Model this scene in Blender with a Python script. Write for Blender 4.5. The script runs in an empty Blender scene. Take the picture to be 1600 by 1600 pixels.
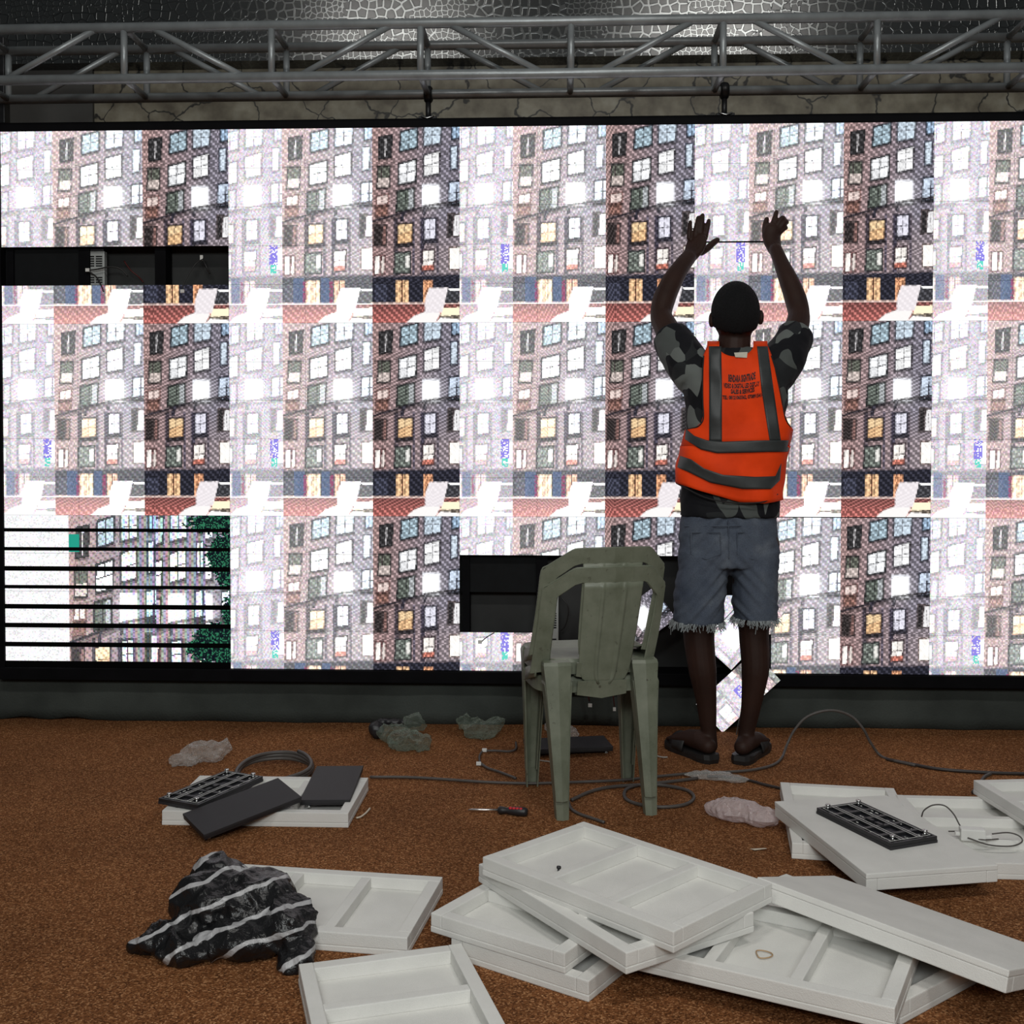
import bpy, bmesh, math, random
import numpy as np
from mathutils import Vector, Matrix, noise

rnd = random.Random(7)
S = bpy.context.scene
COL = S.collection

# ------------------------------------------------------------------ camera, world, lights
CAM = (2.32158, -4.59103, 1.18024)
YAW, PITCH, ROLL, FPX, PPY, PPX = 0.04028, -0.02435, 0.00067, 1741.4, 734.2, 800.0
cy_, sy_, cp_, sp_ = math.cos(YAW), math.sin(YAW), math.cos(PITCH), math.sin(PITCH)
FW = Vector((-sy_ * cp_, cy_ * cp_, sp_))
_r = Vector((cy_, sy_, 0))
_u = _r.cross(FW)
RT = _r * math.cos(ROLL) + _u * math.sin(ROLL)
UP = -_r * math.sin(ROLL) + _u * math.cos(ROLL)
cd = bpy.data.cameras.new('camera')
cam = bpy.data.objects.new('camera', cd)
COL.objects.link(cam)
cam.matrix_world = Matrix(((RT.x, UP.x, -FW.x, CAM[0]), (RT.y, UP.y, -FW.y, CAM[1]), (RT.z, UP.z, -FW.z, CAM[2]), (0, 0, 0, 1)))
cd.sensor_fit = 'HORIZONTAL'
cd.sensor_width = 36.0
cd.lens = FPX / 1600 * 36
cd.shift_y = -(800 - PPY) / 1600
cd.clip_start = 0.05
S.camera = cam

W = bpy.data.worlds.new('world')
S.world = W
W.use_nodes = True
W.node_tree.nodes['Background'].inputs[0].default_value = (0.75, 0.82, 0.85, 1)
W.node_tree.nodes['Background'].inputs[1].default_value = 0.05

S.view_settings.view_transform = 'Standard'
S.view_settings.look = 'None'
S.view_settings.exposure = 0.0
S.view_settings.gamma = 1.0
S.view_settings.use_curve_mapping = False
SCREEN_GAIN = 1.0


def area_light(name, loc, rot, sx, sy, power, col=(1, 0.97, 0.92)):
    d = bpy.data.lights.new(name, 'AREA')
    d.shape = 'RECTANGLE'
    d.size, d.size_y, d.energy, d.color = sx, sy, power, col
    o = bpy.data.objects.new(name, d)
    COL.objects.link(o)
    o.location, o.rotation_euler = loc, rot
    return o


area_light('ceiling_lamp', (0.85, -4.6, 4.9), (math.radians(10), 0, 0), 1.2, 0.35, 44)
area_light('ceiling_lamp', (3.75, -4.6, 4.9), (math.radians(10), 0, 0), 1.2, 0.35, 62)
area_light('ceiling_lamp', (2.4, -7.0, 2.9), (math.radians(66), 0, 0), 2.4, 0.8, 125, (0.97, 1.0, 0.98))


# ------------------------------------------------------------------ small helpers
def P(px, py, Y):
    """world point on the upright plane at depth Y seen along a measured direction"""
    d = FW + RT * ((px - PPX) / FPX) + UP * ((PPY - py) / FPX)
    t = (Y - CAM[1]) / d.y
    return Vector(CAM) + d * t


def G(px, py, z=0.0):
    d = FW + RT * ((px - PPX) / FPX) + UP * ((PPY - py) / FPX)
    t = (z - CAM[2]) / d.z
    return Vector(CAM) + d * t


def tag(o, label=None, cat=None, group=None, kind=None):
    if label: o['label'] = label
    if cat: o['category'] = cat
    if group: o['group'] = group
    if kind: o['kind'] = kind
    return o


def empty(name, loc=(0, 0, 0), rot=(0, 0, 0)):
    o = bpy.data.objects.new(name, None)
    COL.objects.link(o)
    o.location, o.rotation_euler = loc, rot
    o.empty_display_size = 0.05
    return o


def link(name, mesh, mat=None, parent=None, smooth=False):
    o = bpy.data.objects.new(name, mesh)
    COL.objects.link(o)
    if mat is not None and not mesh.materials:
        for m in (mat if isinstance(mat, (list, tuple)) else [mat]):
            mesh.materials.append(m)
    if smooth:
        for p in mesh.polygons: p.use_smooth = True
    if parent: o.parent = parent
    return o


def obj(name, bm, mat=None, parent=None, smooth=False):
    bmesh.ops.recalc_face_normals(bm, faces=bm.faces)
    me = bpy.data.meshes.new(name)
    bm.to_mesh(me)
    bm.free()
    return link(name, me, mat, parent, smooth)


def copy_tree(o, parent=None):
    c = o.copy()
    COL.objects.link(c)
    if parent: c.parent = parent
    for ch in list(o.children): copy_tree(ch, c)
    return c


def add_box(bm, c, s, bevel=0.0, M=None):
    r = bmesh.ops.create_cube(bm, size=1.0)
    vs = r['verts']
    for v in vs:
        v.co = Vector((v.co.x * s[0] + c[0], v.co.y * s[1] + c[1], v.co.z * s[2] + c[2]))
    if bevel:
        es = list({e for v in vs for e in v.link_edges})
        rr = bmesh.ops.bevel(bm, geom=es, offset=bevel, segments=2, affect='EDGES', profile=0.6)
        vs = list({v for f in rr['faces'] for v in f.verts} | {v for v in vs if v.is_valid})
    if M is not None:
        for v in vs: v.co = M @ v.co
    return vs


def box_bm(c, s, bevel=0.0):
    bm = bmesh.new()
    add_box(bm, c, s, bevel)
    return bm


def frames(pts):
    out = []
    n = len(pts)
    up = None
    for i in range(n):
        t = (pts[min(i + 1, n - 1)] - pts[max(i - 1, 0)]).normalized()
        if up is None:
            a = Vector((0, 0, 1)) if abs(t.z) < 0.9 else Vector((0, 1, 0))
            up = (a - t * a.dot(t)).normalized()
        else:
            up = (up - t * up.dot(t)).normalized()
        out.append((t, up, t.cross(up)))
    return out


def add_tube(bm, pts, rad, n=12, caps='round'):
    """lofted tube along points; rad is one radius or one per point (a number or a pair)"""
    pts = [Vector(p) for p in pts]
    if not isinstance(rad, (list, tuple)): rad = [rad] * len(pts)
    rad = [r if isinstance(r, (list, tuple)) else (r, r) for r in rad]
    if caps == 'round':
        a, b = (pts[0] - pts[1]).normalized(), (pts[-1] - pts[-2]).normalized()
        h0, h1, r0, r1 = min(rad[0]), min(rad[-1]), rad[0], rad[-1]
        pre = [pts[0] + a * h0 * k for k in (0.97, 0.8, 0.45)]
        pr = [(r0[0] * k, r0[1] * k) for k in (0.25, 0.6, 0.89)]
        post = [pts[-1] + b * h1 * k for k in (0.45, 0.8, 0.97)]
        po = [(r1[0] * k, r1[1] * k) for k in (0.89, 0.6, 0.25)]
        pts, rad = pre + pts + post, pr + rad + po
    fr = frames(pts)
    rings = []
    for p, r, (t, u, s) in zip(pts, rad, fr):
        rings.append([bm.verts.new(p + s * (r[0] * math.cos(2 * math.pi * k / n)) + u * (r[1] * math.sin(2 * math.pi * k / n))) for k in range(n)])
    for a, b in zip(rings, rings[1:]):
        for k in range(n):
            bm.faces.new((a[k], a[(k + 1) % n], b[(k + 1) % n], b[k]))
    bm.faces.new(rings[0][::-1])
    bm.faces.new(rings[-1])


def tube_bm(pts, rad, n=12, caps='flat'):
    bm = bmesh.new()
    add_tube(bm, pts, rad, n, caps)
    return bm


def add_rings(bm, secs, n=40, e=2.3):
    """horizontal superellipse sections (centre, half width, half depth) lofted into a closed body"""
    rings = []
    for c, a, b in secs:
        ring = []
        for k in range(n):
            t = 2 * math.pi * k / n
            ct, st = math.cos(t), math.sin(t)
            ring.append(bm.verts.new((c[0] + a * math.copysign(abs(ct) ** (2 / e), ct), c[1] + b * math.copysign(abs(st) ** (2 / e), st), c[2])))
        rings.append(ring)
    for a, b in zip(rings, rings[1:]):
        for k in range(n):
            bm.faces.new((a[k], a[(k + 1) % n], b[(k + 1) % n], b[k]))
    bm.faces.new(rings[0][::-1])
    bm.faces.new(rings[-1])


def add_ball(bm, c, r, M=None, seg=20):
    res = bmesh.ops.create_uvsphere(bm, u_segments=seg, v_segments=seg // 2 + 2, radius=1.0)
    for v in res['verts']:
        q = Vector((v.co.x * r[0], v.co.y * r[1], v.co.z * r[2]))
        if M is not None: q = M @ q
        v.co = q + Vector(c)


def fuse(bm, voxel, smooth=4, factor=0.5, warp=None):
    """closed overlapping shapes -> one continuous surface"""
    bmesh.ops.recalc_face_normals(bm, faces=bm.faces)
    me = bpy.data.meshes.new('fuse')
    bm.to_mesh(me)
    bm.free()
    o = bpy.data.objects.new('fuse', me)
    COL.objects.link(o)
    m = o.modifiers.new('r', 'REMESH')
    m.mode = 'VOXEL'
    m.voxel_size = voxel
    if smooth:
        s = o.modifiers.new('s', 'SMOOTH')
        s.factor, s.iterations = factor, smooth
    dg = bpy.context.evaluated_depsgraph_get()
    dg.update()
    out = bpy.data.meshes.new_from_object(o.evaluated_get(dg))
    bpy.data.objects.remove(o)
    bpy.data.meshes.remove(me)
    if warp:
        ns = [v.normal.copy() for v in out.vertices]
        for v, nn in zip(out.vertices, ns):
            v.co = warp(v.co.copy(), nn)
    for p in out.polygons: p.use_smooth = True
    return out


def catmull(pts, k=8):
    pts = [Vector(p) for p in pts]
    q = [pts[0] * 2 - pts[1]] + pts + [pts[-1] * 2 - pts[-2]]
    out = []
    for i in range(1, len(q) - 2):
        a, b, c, d = q[i - 1:i + 3]
        for j in range(k):
            t = j / k
            out.append(0.5 * ((2 * b) + (c - a) * t + (2 * a - 5 * b + 4 * c - d) * t * t + (3 * b - a - 3 * c + d) * t ** 3))
    out.append(pts[-1])
    return out


def cable(name, pts, r, mat, parent=None, n=8, k=8):
    return obj(name, tube_bm(catmull(pts, k), r, n, 'flat'), mat, parent, True)


# ------------------------------------------------------------------ materials
def new_mat(name):
    m = bpy.data.materials.new(name)
    m.use_nodes = True
    nt = m.node_tree
    return m, nt, nt.nodes['Principled BSDF']


def N(nt, t, **kw):
    n = nt.nodes.new(t)
    for k, v in kw.items(): setattr(n, k, v)
    return n


def ramp(nt, stops, interp='LINEAR'):
    n = nt.nodes.new('ShaderNodeValToRGB')
    n.color_ramp.interpolation = interp
    while len(n.color_ramp.elements) < len(stops): n.color_ramp.elements.new(0.5)
    for e, (p, c) in zip(n.color_ramp.elements, stops):
        e.position, e.color = p, (*c, 1)
    return n


def coords(nt, scale=(1, 1, 1), rot=(0, 0, 0), src='Object'):
    tc = N(nt, 'ShaderNodeTexCoord')
    mp = N(nt, 'ShaderNodeMapping')
    mp.inputs['Scale'].default_value = scale
    mp.inputs['Rotation'].default_value = rot
    nt.links.new(tc.outputs[src], mp.inputs[0])
    return mp.outputs[0]


def simple(name, col, rough=0.5, metal=0.0, var=0.12, scale=18.0, bump=0.0, bscale=200.0, spec=0.5, stretch=(1, 1, 1)):
    """principled with a little procedural mottling and optional fine relief"""
    m, nt, b = new_mat(name)
    L = nt.links
    v = coords(nt, stretch)
    nz = N(nt, 'ShaderNodeTexNoise')
    nz.inputs['Scale'].default_value = scale
    nz.inputs['Detail'].default_value = 5
    L.new(v, nz.inputs['Vector'])
    r = ramp(nt, [(0.3, [c * (1 - var) for c in col]), (0.7, [min(1, c * (1 + var)) for c in col])])
    L.new(nz.outputs[0], r.inputs[0])
    L.new(r.outputs[0], b.inputs['Base Color'])
    b.inputs['Roughness'].default_value = rough
    b.inputs['Metallic'].default_value = metal
    b.inputs['Specular IOR Level'].default_value = spec
    if bump:
        n2 = N(nt, 'ShaderNodeTexNoise')
        n2.inputs['Scale'].default_value = bscale
        n2.inputs['Detail'].default_value = 3
        L.new(v, n2.inputs['Vector'])
        bp = N(nt, 'ShaderNodeBump')
        bp.inputs['Strength'].default_value = bump
        bp.inputs['Distance'].default_value = 0.004
        L.new(n2.outputs[0], bp.inputs['Height'])
        L.new(bp.outputs[0], b.inputs['Normal'])
    return m


M_ = {}
M_['foam'] = simple('white_foam', (0.735, 0.73, 0.70), 0.75, 0, 0.05, 9, 0.25, 420, 0.3)
M_['black_plastic'] = simple('black_plastic', (0.016, 0.016, 0.018), 0.45, 0, 0.2, 30)
M_['black_matte'] = simple('black_matte', (0.005, 0.006, 0.007), 0.8, 0, 0.2, 20, spec=0.25)
M_['frame_black'] = simple('black_frame_steel', (0.004, 0.004, 0.005), 0.7, 0, 0.25, 12, spec=0.08)
M_['back_panel'] = simple('cabinet_back', (0.020, 0.021, 0.021), 0.7, 0, 0.4, 6)
M_['led_face'] = simple('unlit_led_face', (0.022, 0.021, 0.024), 0.6, 0, 0.15, 400, 0.3, 900)
M_['pcb'] = simple('circuit_board', (0.010, 0.011, 0.016), 0.5, 0, 0.5, 60)
M_['silver'] = simple('bright_steel', (0.75, 0.75, 0.74), 0.28, 1.0, 0.05, 40)
M_['psu'] = simple('psu_case', (0.42, 0.44, 0.43), 0.5, 0.3, 0.06, 20)
M_['white_plastic'] = simple('white_plastic', (0.75, 0.75, 0.72), 0.45, 0, 0.04, 30)
M_['truss'] = simple('dull_steel_tube', (0.30, 0.325, 0.335), 0.36, 0.35, 0.16, 14, 0.12, 60)
M_['clamp'] = simple('black_clamp', (0.02, 0.02, 0.022), 0.4, 0.4, 0.2, 40)
M_['skin'] = simple('dark_brown_skin', (0.030, 0.0135, 0.0095), 0.6, 0, 0.18, 12, 0.12, 220, 0.25)
M_['hair'] = simple('short_black_hair', (0.008, 0.008, 0.009), 0.85, 0, 0.3, 200, 0.8, 500, 0.2)
M_['eye'] = simple('eye_white', (0.6, 0.58, 0.55), 0.2, 0, 0.05, 30)
M_['vest'] = simple('orange_hi_vis', (0.90, 0.062, 0.008), 0.65, 0, 0.16, 9, 0.35, 26, 0.12)
M_['reflective'] = simple('grey_reflective_tape', (0.040, 0.045, 0.046), 0.5, 0.1, 0.12, 30, 0.1, 300)
M_['print'] = simple('dark_red_print', (0.03, 0.003, 0.002), 0.7, 0, 0.15, 60)
M_['collar_tag'] = simple('cream_tag', (0.62, 0.6, 0.5), 0.7, 0, 0.1, 60)
M_['trim_black'] = simple('black_edge_binding', (0.012, 0.010, 0.010), 0.8, 0, 0.2, 60)
M_['fray'] = simple('frayed_threads', (0.30, 0.33, 0.34), 0.9, 0, 0.2, 60)
M_['sandal'] = simple('black_rubber', (0.014, 0.013, 0.013), 0.55, 0, 0.2, 50)
M_['insole'] = simple('worn_insole', (0.10, 0.085, 0.075), 0.7, 0, 0.25, 30)
M_['cable_grey'] = simple('grey_cable', (0.075, 0.066, 0.060), 0.5, 0, 0.12, 30)
M_['cable_dark'] = simple('dark_cable', (0.03, 0.024, 0.022), 0.5, 0, 0.2, 30)
M_['cable_light'] = simple('pale_wire', (0.42, 0.40, 0.36), 0.5, 0, 0.1, 30)
M_['wire_red'] = simple('red_wire', (0.07, 0.008, 0.007), 0.5, 0, 0.1, 30)
M_['wire_black'] = simple('black_wire', (0.015, 0.014, 0.014), 0.5, 0, 0.1, 30)
M_['red_rubber'] = simple('red_grip', (0.55, 0.02, 0.03), 0.5, 0, 0.1, 30)
M_['paper'] = simple('paper_scrap', (0.62, 0.55, 0.44), 0.8, 0, 0.1, 40)
M_['rubber_band'] = simple('tan_rubber_band', (0.42, 0.27, 0.14), 0.6, 0, 0.1, 40)
M_['skirt'] = simple('grey_green_cloth', (0.052, 0.060, 0.055), 0.9, 0, 0.25, 5, 0.4, 120, 0.2)
M_['pilaster'] = simple('dark_grey_paint', (0.06, 0.058, 0.054), 0.6, 0, 0.2, 5)
M_['ceiling'] = simple('ceiling_paint', (0.25, 0.25, 0.25), 0.9, 0, 0.05, 3)


def mat_chair():
    m, nt, b = new_mat('sage_green_plastic')
    L = nt.links
    v = coords(nt)
    nz = N(nt, 'ShaderNodeTexNoise')
    nz.inputs['Scale'].default_value = 9
    nz.inputs['Detail'].default_value = 8
    nz.inputs['Roughness'].default_value = 0.65
    L.new(v, nz.inputs[0])
    r = ramp(nt, [(0.28, (0.11, 0.125, 0.085)), (0.5, (0.162, 0.180, 0.132)), (0.75, (0.215, 0.23, 0.175))])
    L.new(nz.outputs[0], r.inputs[0])
    sp = N(nt, 'ShaderNodeTexNoise')
    sp.inputs['Scale'].default_value = 45
    sp.inputs['Detail'].default_value = 4
    L.new(v, sp.inputs[0])
    rs = ramp(nt, [(0.66, (0, 0, 0)), (0.74, (1, 1, 1))])
    L.new(sp.outputs[0], rs.inputs[0])
    mx = N(nt, 'ShaderNodeMix', data_type='RGBA')
    L.new(rs.outputs[0], mx.inputs[0])
    L.new(r.outputs[0], mx.inputs[6])
    mx.inputs[7].default_value = (0.075, 0.075, 0.055, 1)
    L.new(mx.outputs[2], b.inputs['Base Color'])
    b.inputs['Roughness'].default_value = 0.42
    return m


M_['chair'] = mat_chair()


def mat_carpet():
    m, nt, b = new_mat('brown_carpet')
    L = nt.links
    v = coords(nt)
    n1 = N(nt, 'ShaderNodeTexVoronoi')
    n1.inputs['Scale'].default_value = 260
    L.new(v, n1.inputs['Vector'])
    sc_ = N(nt, 'ShaderNodeSeparateColor')
    L.new(n1.outputs['Color'], sc_.inputs[0])
    r1 = ramp(nt, [(0.0, (0.080, 0.030, 0.011)), (0.3, (0.160, 0.062, 0.023)), (0.75, (0.25, 0.102, 0.039)), (1.0, (0.48, 0.25, 0.12))])
    L.new(sc_.outputs[0], r1.inputs[0])
    n2 = N(nt, 'ShaderNodeTexNoise')
    n2.inputs['Scale'].default_value = 2.3
    n2.inputs['Detail'].default_value = 6
    L.new(v, n2.inputs[0])
    r2 = ramp(nt, [(0.3, (0.78, 0.76, 0.74)), (0.7, (1.12, 1.1, 1.06))])
    L.new(n2.outputs[0], r2.inputs[0])
    mx = N(nt, 'ShaderNodeMix', data_type='RGBA', blend_type='MULTIPLY')
    mx.inputs[0].default_value = 1
    L.new(r1.outputs[0], mx.inputs[6])
    L.new(r2.outputs[0], mx.inputs[7])
    L.new(mx.outputs[2], b.inputs['Base Color'])
    b.inputs['Roughness'].default_value = 0.95
    b.inputs['Specular IOR Level'].default_value = 0.1
    bp = N(nt, 'ShaderNodeBump')
    bp.inputs['Strength'].default_value = 0.5
    bp.inputs['Distance'].default_value = 0.004
    L.new(n1.outputs['Distance'], bp.inputs['Height'])
    L.new(bp.outputs[0], b.inputs['Normal'])
    return m


M_['carpet'] = mat_carpet()


def mat_cobble():
    """dark wallpaper printed with small squarish cobbles between shiny grout lines"""
    m, nt, b = new_mat('cobble_wallpaper')
    L = nt.links
    v = coords(nt)
    big = N(nt, 'ShaderNodeTexNoise')
    big.inputs['Scale'].default_value = 3.5
    L.new(v, big.inputs[0])
    outs = []
    for sc in (24.0, 40.0):
        vo = N(nt, 'ShaderNodeTexVoronoi', feature='DISTANCE_TO_EDGE', distance='EUCLIDEAN')
        vo.inputs['Scale'].default_value = sc
        vo.inputs['Randomness'].default_value = 0.62
        L.new(v, vo.inputs['Vector'])
        outs.append(vo)
    pick = ramp(nt, [(0.50, (0, 0, 0)), (0.54, (1, 1, 1))])
    L.new(big.outputs[0], pick.inputs[0])
    mx = N(nt, 'ShaderNodeMix', data_type='FLOAT')
    L.new(pick.outputs[0], mx.inputs[0])
    L.new(outs[0].outputs['Distance'], mx.inputs[2])
    L.new(outs[1].outputs['Distance'], mx.inputs[3])
    line = ramp(nt, [(0.085, (1, 1, 1)), (0.13, (0, 0, 0))])
    L.new(mx.outputs[0], line.inputs[0])
    c = N(nt, 'ShaderNodeMix', data_type='RGBA')
    L.new(line.outputs[0], c.inputs[0])
    c.inputs[6].default_value = (0.030, 0.033, 0.034, 1)
    c.inputs[7].default_value = (0.125, 0.13, 0.13, 1)
    L.new(c.outputs[2], b.inputs['Base Color'])
    mt = N(nt, 'ShaderNodeMath', operation='MULTIPLY')
    L.new(line.outputs[0], mt.inputs[0])
    mt.inputs[1].default_value = 0.96
    L.new(mt.outputs[0], b.inputs['Metallic'])
    b.inputs['Roughness'].default_value = 0.2
    bp = N(nt, 'ShaderNodeBump')
    bp.inputs['Strength'].default_value = 0.25
    bp.inputs['Distance'].default_value = 0.003
    L.new(line.outputs[0], bp.inputs['Height'])
    L.new(bp.outputs[0], b.inputs['Normal'])
    return m


M_['cobble'] = mat_cobble()


def mat_cracked():
    m, nt, b = new_mat('cracked_stone_wallpaper')
    L = nt.links
    v = coords(nt)
    nz = N(nt, 'ShaderNodeTexNoise')
    nz.inputs['Scale'].default_value = 4
    nz.inputs['Detail'].default_value = 4
    L.new(v, nz.inputs[0])
    ad = N(nt, 'ShaderNodeVectorMath', operation='MULTIPLY_ADD')
    L.new(nz.outputs['Color'], ad.inputs[0])
    ad.inputs[1].default_value = (0.35, 0.35, 0.35)
    L.new(v, ad.inputs[2])
    vo = N(nt, 'ShaderNodeTexVoronoi', feature='DISTANCE_TO_EDGE')
    vo.inputs['Scale'].default_value = 3.6
    L.new(ad.outputs[0], vo.inputs['Vector'])
    cr = ramp(nt, [(0.008, (1, 1, 1)), (0.022, (0, 0, 0))])
    L.new(vo.outputs['Distance'], cr.inputs[0])
    n2 = N(nt, 'ShaderNodeTexNoise')
    n2.inputs['Scale'].default_value = 14
    n2.inputs['Detail'].default_value = 7
    L.new(v, n2.inputs[0])
    base = ramp(nt, [(0.3, (0.12, 0.10, 0.07)), (0.55, (0.225, 0.20, 0.145)), (0.75, (0.30, 0.28, 0.22))])
    L.new(n2.outputs[0], base.inputs[0])
    c = N(nt, 'ShaderNodeMix', data_type='RGBA')
    L.new(cr.outputs[0], c.inputs[0])
    L.new(base.outputs[0], c.inputs[6])
    c.inputs[7].default_value = (0.02, 0.018, 0.014, 1)
    L.new(c.outputs[2], b.inputs['Base Color'])
    b.inputs['Roughness'].default_value = 0.55
    return m


M_['cracked'] = mat_cracked()


def mat_camo():
    m, nt, b = new_mat('dark_camouflage_cloth')
    L = nt.links
    v = coords(nt, (1, 1, 0.75))
    nz = N(nt, 'ShaderNodeTexNoise')
    nz.inputs['Scale'].default_value = 5
    L.new(v, nz.inputs[0])
    ad = N(nt, 'ShaderNodeVectorMath', operation='MULTIPLY_ADD')
    L.new(nz.outputs['Color'], ad.inputs[0])
    ad.inputs[1].default_value = (0.22, 0.22, 0.22)
    L.new(v, ad.inputs[2])
    vo = N(nt, 'ShaderNodeTexVoronoi')
    vo.inputs['Scale'].default_value = 14
    L.new(ad.outputs[0], vo.inputs['Vector'])
    sx = N(nt, 'ShaderNodeSeparateColor')
    L.new(vo.outputs['Color'], sx.inputs[0])
    r = ramp(nt, [(0.0, (0.006, 0.0065, 0.009)), (0.5, (0.018, 0.020, 0.022)), (0.78, (0.080, 0.090, 0.086)), (0.90, (0.14, 0.155, 0.147))], 'CONSTANT')
    L.new(sx.outputs[0], r.inputs[0])
    L.new(r.outputs[0], b.inputs['Base Color'])
    b.inputs['Roughness'].default_value = 0.8
    b.inputs['Specular IOR Level'].default_value = 0.25
    return m


M_['camo'] = mat_camo()


def mat_denim():
    m, nt, b = new_mat('faded_denim')
    L = nt.links
    v = coords(nt)
    wv = N(nt, 'ShaderNodeTexNoise')
    wv.inputs['Scale'].default_value = 320
    wv.inputs['Detail'].default_value = 2
    L.new(v, wv.inputs[0])
    n1 = N(nt, 'ShaderNodeTexNoise')
    n1.inputs['Scale'].default_value = 9
    n1.inputs['Detail'].default_value = 5
    L.new(v, n1.inputs[0])
    r = ramp(nt, [(0.25, (0.052, 0.066, 0.098)), (0.55, (0.090, 0.108, 0.142)), (0.8, (0.155, 0.175, 0.205))])
    L.new(n1.outputs[0], r.inputs[0])
    r2 = ramp(nt, [(0.35, (0.82, 0.82, 0.82)), (0.65, (1.1, 1.1, 1.1))])
    L.new(wv.outputs[0], r2.inputs[0])
    mx = N(nt, 'ShaderNodeMix', data_type='RGBA', blend_type='MULTIPLY')
    mx.inputs[0].default_value = 1
    L.new(r.outputs[0], mx.inputs[6])
    L.new(r2.outputs[0], mx.inputs[7])
    L.new(mx.outputs[2], b.inputs['Base Color'])
    b.inputs['Roughness'].default_value = 0.9
    b.inputs['Specular IOR Level'].default_value = 0.2
    return m


M_['denim'] = mat_denim()


def mat_clear(name, tint, alpha):
    """thin clear plastic film: mostly see-through, glossy at its creases"""
    m, nt, b = new_mat(name)
    L = nt.links
    out = nt.nodes['Material Output']
    tr = N(nt, 'ShaderNodeBsdfTransparent')
    tr.inputs[0].default_value = (*[0.55 + 0.45 * t for t in tint], 1)
    b.inputs['Base Color'].default_value = (*tint, 1)
    b.inputs['Roughness'].default_value = 0.10
    b.inputs['Specular IOR Level'].default_value = 1.0
    v = coords(nt)
    nz = N(nt, 'ShaderNodeTexNoise')
    nz.inputs['Scale'].default_value = 60
    nz.inputs['Detail'].default_value = 4
    L.new(v, nz.inputs[0])
    bp = N(nt, 'ShaderNodeBump')
    bp.inputs['Strength'].default_value = 0.9
    bp.inputs['Distance'].default_value = 0.01
    L.new(nz.outputs[0], bp.inputs['Height'])
    L.new(bp.outputs[0], b.inputs['Normal'])
    fr = N(nt, 'ShaderNodeLayerWeight')
    fr.inputs['Blend'].default_value = 0.35
    mr = N(nt, 'ShaderNodeMapRange')
    mr.inputs['To Min'].default_value = alpha
    mr.inputs['To Max'].default_value = min(1, alpha + 0.42)
    L.new(fr.outputs['Facing'], mr.inputs[0])
    mx = N(nt, 'ShaderNodeMixShader')
    L.new(mr.outputs[0], mx.inputs[0])
    L.new(tr.outputs[0], mx.inputs[1])
    L.new(b.outputs[0], mx.inputs[2])
    L.new(mx.outputs[0], out.inputs[0])
    return m


M_['clear'] = mat_clear('clear_film', (0.74, 0.72, 0.69), 0.16)
M_['clear_green'] = mat_clear('greenish_film', (0.46, 0.54, 0.46), 0.07)
M_['pink_film'] = mat_clear('pinkish_film', (0.80, 0.69, 0.69), 0.34)


def mat_stripe_bag():
    m, nt, b = new_mat('black_bag_white_stripes')
    L = nt.links
    v = coords(nt)
    nz = N(nt, 'ShaderNodeTexNoise')
    nz.inputs['Scale'].default_value = 7
    nz.inputs['Detail'].default_value = 3
    L.new(v, nz.inputs[0])
    ad = N(nt, 'ShaderNodeVectorMath', operation='MULTIPLY_ADD')
    L.new(nz.outputs['Color'], ad.inputs[0])
    ad.inputs[1].default_value = (0.09, 0.09, 0.09)
    L.new(v, ad.inputs[2])
    dt = N(nt, 'ShaderNodeVectorMath', operation='DOT_PRODUCT')
    L.new(ad.outputs[0], dt.inputs[0])
    dt.inputs[1].default_value = (-0.42, 0.35, 0.84)
    ml = N(nt, 'ShaderNodeMath', operation='MULTIPLY')
    L.new(dt.outputs['Value'], ml.inputs[0])
    ml.inputs[1].default_value = 15.5
    fc = N(nt, 'ShaderNodeMath', operation='FRACT')
    L.new(ml.outputs[0], fc.inputs[0])
    r = ramp(nt, [(0.0, (0.010, 0.010, 0.011)), (0.80, (0.010, 0.010, 0.011)), (0.82, (0.42, 0.42, 0.43)), (0.965, (0.42, 0.42, 0.43)), (0.98, (0.010, 0.010, 0.011))])
    L.new(fc.outputs[0], r.inputs[0])
    L.new(r.outputs[0], b.inputs['Base Color'])
    b.inputs['Roughness'].default_value = 0.27
    n2 = N(nt, 'ShaderNodeTexNoise')
    n2.inputs['Scale'].default_value = 38
    n2.inputs['Detail'].default_value = 5
    L.new(v, n2.inputs[0])
    bp = N(nt, 'ShaderNodeBump')
    bp.inputs['Strength'].default_value = 0.8
    bp.inputs['Distance'].default_value = 0.012
    L.new(n2.outputs[0], bp.inputs['Height'])
    L.new(bp.outputs[0], b.inputs['Normal'])
    return m


M_['stripe_bag'] = mat_stripe_bag()


def mat_led():
    m, nt, b = new_mat('lit_led_pixels')
    at = N(nt, 'ShaderNodeAttribute', attribute_name='led')
    em = N(nt, 'ShaderNodeEmission')
    em.inputs[1].default_value = SCREEN_GAIN
    nt.links.new(at.outputs['Color'], em.inputs[0])
    nt.links.new(em.outputs[0], nt.nodes['Material Output'].inputs[0])
    nt.nodes.remove(b)
    m.cycles.emission_sampling = 'NONE'
    return m


M_['led'] = mat_led()

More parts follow.
